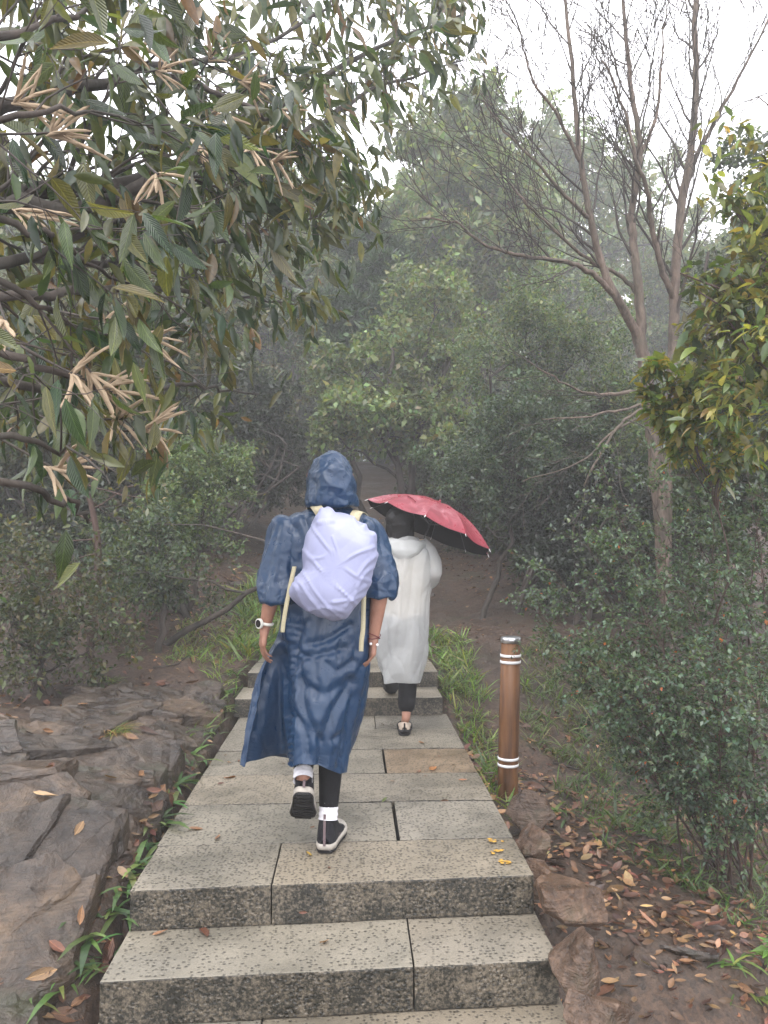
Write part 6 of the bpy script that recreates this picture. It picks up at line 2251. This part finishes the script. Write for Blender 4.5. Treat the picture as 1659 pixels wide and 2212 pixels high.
fuse('shirt', [capsule(pel + Vector((0, 0, 0.05)), chest, 0.125, 0.135, (1.2, 0.85, 1)), capsule(chest, neck - Vector((0, 0, 0.04)), 0.125, 0.06, (1.2, 0.85, 1)), capsule(sh_l, sh_l.lerp(el_l, 0.6), 0.06, 0.055), capsule(sh_r, sh_r.lerp(el_r, 0.6), 0.06, 0.055)], M['cream'], walker, 0.01, 4)
hr = [capsule(head + Vector((0, -0.02, 0.02)), head + Vector((0, 0.01, 0.03)), 0.108, 0.10), capsule(head + Vector((0, -0.045, -0.02)), head + Vector((0, -0.045, -0.075)), 0.085, 0.07)]
rr = random.Random(3)
for k in range(26):
    a = math.pi * (1.0 + k / 25.0)
    b = head + Vector((0.085 * math.cos(a), 0.085 * math.sin(a) * 0.9 - 0.01, -0.03))
    hr.append(capsule(b, b + Vector((rr.gauss(0, 0.006), rr.gauss(0, 0.006), -rr.uniform(0.07, 0.115))), 0.02, 0.009))
fuse('hair', hr, M['hair'], walker, 0.006, 1)
MS2 = (M['beige_shoe'], M['rubber'], M['rubber'], M['rubber'], M['rubber'])
h2 = at(874, 1586, 5.30)
shoe(walker, (h2.x, 5.31, 0.007), math.radians(-4), 0, 0, 0.245, MS2, 0.085, False, 1.15)
shoe(walker, (an_l.x, 6.08, 0.146), math.radians(3), 0, 0, 0.245, MS2, 0.085, False, 1.1)
lv = [ellipse_loop(1160, 846, 902, D2, 0.085, 0.08), ellipse_loop(1166, 834, 914, D2, 0.10, 0.09), ellipse_loop(1178, 818, 924, D2, 0.125, 0.12), ellipse_loop(1200, 806, 936, D2, 0.15, 0.14), ellipse_loop(1240, 804, 938, D2, 0.16, 0.16), ellipse_loop(1290, 806, 930, D2, 0.165, 0.17),
      ellipse_loop(1350, 808, 922, D2, 0.17, 0.19), ellipse_loop(1400, 810, 918, D2, 0.17, 0.22), ellipse_loop(1440, 818, 912, D2, 0.16, 0.22), ellipse_loop(1475, 832, 904, D2, 0.14, 0.20)]
V, F = loft(lv, 200, 150)
t = np.repeat(np.linspace(0, 1, 150), 200)
dsp = (crease(V * np.array([1, 1, 0.3]), 75, 5.5, 4) - 0.5) * (0.04 + 0.03 * t) + facets(V * np.array([1, 1, 0.4]), 76, 9) * 0.016 + 0.012 * vnoise(V * np.array([10, 10, 1.3]), 7) * t
sheet('raincoat', V, F, dsp, M['raincoat'], walker, 0.001)
for cl in ([(906, 1172, D2, .055), (918, 1188, D2, .070), (929, 1215, D2, .078), (932, 1240, D2, .076), (926, 1256, D2 + 0.06, .066), (918, 1240, D2 + 0.14, .052), (912, 1215, D2 + 0.17, .042)],
           [(842, 1172, D2, .055), (830, 1188, D2, .068), (822, 1215, D2, .074), (822, 1245, D2, .072), (824, 1262, D2 + 0.06, .062), (828, 1258, D2 + 0.16, .046)]):
    lvls = []
    for i, (px, py, dp, r) in enumerate(cl):
        c = at(px, py, dp)
        q0, q1 = at(*cl[max(0, i - 1)][:3]), at(*cl[min(len(cl) - 1, i + 1)][:3])
        ax = (q1 - q0).normalized()
        X = ax.cross(Vector((0.1, 1, 0.45))).normalized()
        Yv = ax.cross(X)
        lvls.append([tuple(c + X * r * math.cos(a) + Yv * r * math.sin(a)) for a in np.arange(10) * 0.2 * math.pi])
    V, F = loft(lvls, 90, 70)
    sheet('sleeve', V, F, (crease(V, 85, 8, 9) - 0.5) * 0.02, M['raincoat'], walker, 0.001)
# hood lying folded on the shoulders
lv = [ellipse_loop(1172, 838, 912, D2 - 0.01, 0.10, 0.05), ellipse_loop(1166, 832, 917, D2 - 0.01, 0.135, 0.07), ellipse_loop(1174, 826, 922, D2 - 0.01, 0.165, 0.09), ellipse_loop(1192, 830, 918, D2 - 0.01, 0.175, 0.06), ellipse_loop(1206, 850, 898, D2 - 0.01, 0.17, 0.0)]
V, F = loft(lv, 110, 40)
sheet('folded_hood', V, F, (crease(V, 95, 9, 9) - 0.5) * 0.03, M['raincoat'], walker, 0.001)

# ---- umbrella
def mat_umbrella():
    m, nt, out = new_mat('wet_red_canopy')
    f = noise_tex(nt, 9, 4, 0.6, dist=1.5)
    c = ramp(nt, f, [(0.35, (0.17, 0.010, 0.022)), (0.65, (0.25, 0.016, 0.034))])
    r = ramp(nt, f, [(0.45, (0.5,) * 3), (0.62, (0.22,) * 3)])
    principled(nt, out, c, r, 0.4, bump(nt, noise_tex(nt, 14, 4), 0.25, 0.004))
    return m


M['umbrella_red'] = mat_umbrella()
M['umbrella_black'] = mat_simple('black_canopy_lining', (0.003, 0.0028, 0.0035), 0.8, 0.1, 0.2, 40)
M['dark_metal'] = mat_simple('dark_rib_metal', (0.05, 0.05, 0.055), 0.35, 0.6, 0.1, 60)
umb = thing('umbrella', grip - UMB_N * 0.10, 'red folding umbrella with black lining tilted over the raincoat wearer', 'umbrella')
Zu = UMB_N
Xu = Vector((1, 0, 0))
Xu = (Xu - Zu * Xu.dot(Zu)).normalized()
Yu = Zu.cross(Xu)
NR, RU, HU = 10, 0.497, 0.20


def canopy_pt(rho, ang, off=0.0):
    """rho 0..1 from crown to rim, ang in ribs; z measured from the rim plane"""
    k = ang % 1.0
    sag = math.sin(math.pi * k)
    edge = math.cos(math.pi / NR) / math.cos((k - 0.5) * 2 * math.pi / NR)
    r = RU * rho * (1 - (1 - edge) * rho) * (1 - 0.025 * sag * rho ** 3)
    z = HU * (1 - rho ** 2.15) - 0.022 * sag * rho * (1 - 0.35 * rho) + off
    a = 2 * math.pi * ang / NR + 0.16
    return UMB_C + Xu * r * math.cos(a) + Yu * r * math.sin(a) + Zu * z


for k in range(NR):
    na, nr = 11, 16
    for nm, mt, off in (('panel', 'umbrella_red', 0.0), ('lining', 'umbrella_black', -0.004)):
        V = [tuple(canopy_pt(0.02 + 0.98 * i / (nr - 1), k + j / (na - 1), off)) for i in range(nr) for j in range(na)]
        V = np.array(V) + np.array(Zu) * (0.002 * vnoise(np.array(V) * 14, 3))[:, None]
        o = mesh_np(nm, V, grid_faces(na, nr, False), M[mt], pnl if nm == 'lining' else umb)
        if nm == 'panel':
            pnl = o
    rib = [tuple(canopy_pt(0.03 + 0.97 * i / 9, k, -0.009)) for i in range(10)]
    tube_obj('rib', [(rib, [0.0022] * 10)], 5, M['dark_metal'], umb)
    hub = UMB_C + Zu * 0.02
    tube_obj('stretcher', [([tuple(hub), tuple(canopy_pt(0.55, k, -0.009))], [0.002, 0.002])], 5, M['dark_metal'], umb)
    tube_obj('rib_tip', [([tuple(canopy_pt(0.985, k, -0.004)), tuple(canopy_pt(1.03, k, -0.004))], [0.0035, 0.002])], 6, M['pearl'], umb)
tube_obj('shaft', [([tuple(UMB_C + Zu * (HU + 0.03)), tuple(grip - Zu * 0.02)], [0.005, 0.0055])], 8, M['dark_metal'], umb)
hp = [grip + Zu * 0.06, grip + Zu * 0.05, grip - Zu * 0.03, grip - Zu * 0.055, grip - Zu * 0.06]
tube_obj('handle', [([tuple(q) for q in hp], [0.008, 0.0135, 0.014, 0.012, 0.004])], 10, M['rubber'], umb)
tube_obj('ferrule', [([tuple(UMB_C + Zu * (HU - 0.002)), tuple(UMB_C + Zu * (HU + 0.012)), tuple(UMB_C + Zu * (HU + 0.026))], [0.012, 0.009, 0.004])], 8, M['umbrella_red'], umb)


def near_ang(px):
    best = min(np.linspace(0, NR, 400), key=lambda a: (abs(to_px(np.array([canopy_pt(0.75, a)]))[0][0] - px) + (1000 if canopy_pt(0.75, a).y > UMB_C.y else 0)))
    return best


a1 = near_ang(857)
q = canopy_pt(0.72, a1, 0.004)
ribbon('closing_strap', [q + Vector((0, 0, 0.012)), q + Vector((0.001, -0.012, -0.004)), q + Vector((0.002, -0.014, -0.028))], 0.02, (1, 0, -0.2), umb, M['umbrella_red'], 0.002)
a2 = near_ang(898)
ribbon('closing_strap', [canopy_pt(0.7, a1 + 0.4, 0.006), canopy_pt(0.71, (a1 + 0.4 + a2) / 2, 0.008), canopy_pt(0.75, a2, 0.006)], 0.008, (0.2, 0, 1), umb, M['umbrella_red'], 0.002)

# ------------------------------------------------------------------ haze: the air of the misty wood
bm = bmesh.new()
bmesh.ops.create_cube(bm, size=1.0)
for v in bm.verts:
    v.co = Vector((v.co.x * 190, 40 + v.co.y * 146, 5.5 + v.co.z * 27))
m_, nt_, out_ = new_mat('mist')
pv = nt_.nodes.new('ShaderNodeVolumePrincipled')
pv.inputs['Color'].default_value = (0.97, 0.98, 1.0, 1)
pv.inputs['Density'].default_value = 0.0068
pv.inputs['Anisotropy'].default_value = 0.2
nt_.links.new(pv.outputs[0], out_.inputs['Volume'])
haze = mesh_bm('haze', bm, m_)
tag(haze, 'thin pale mist hanging through the whole wood', 'mist', kind='stuff')
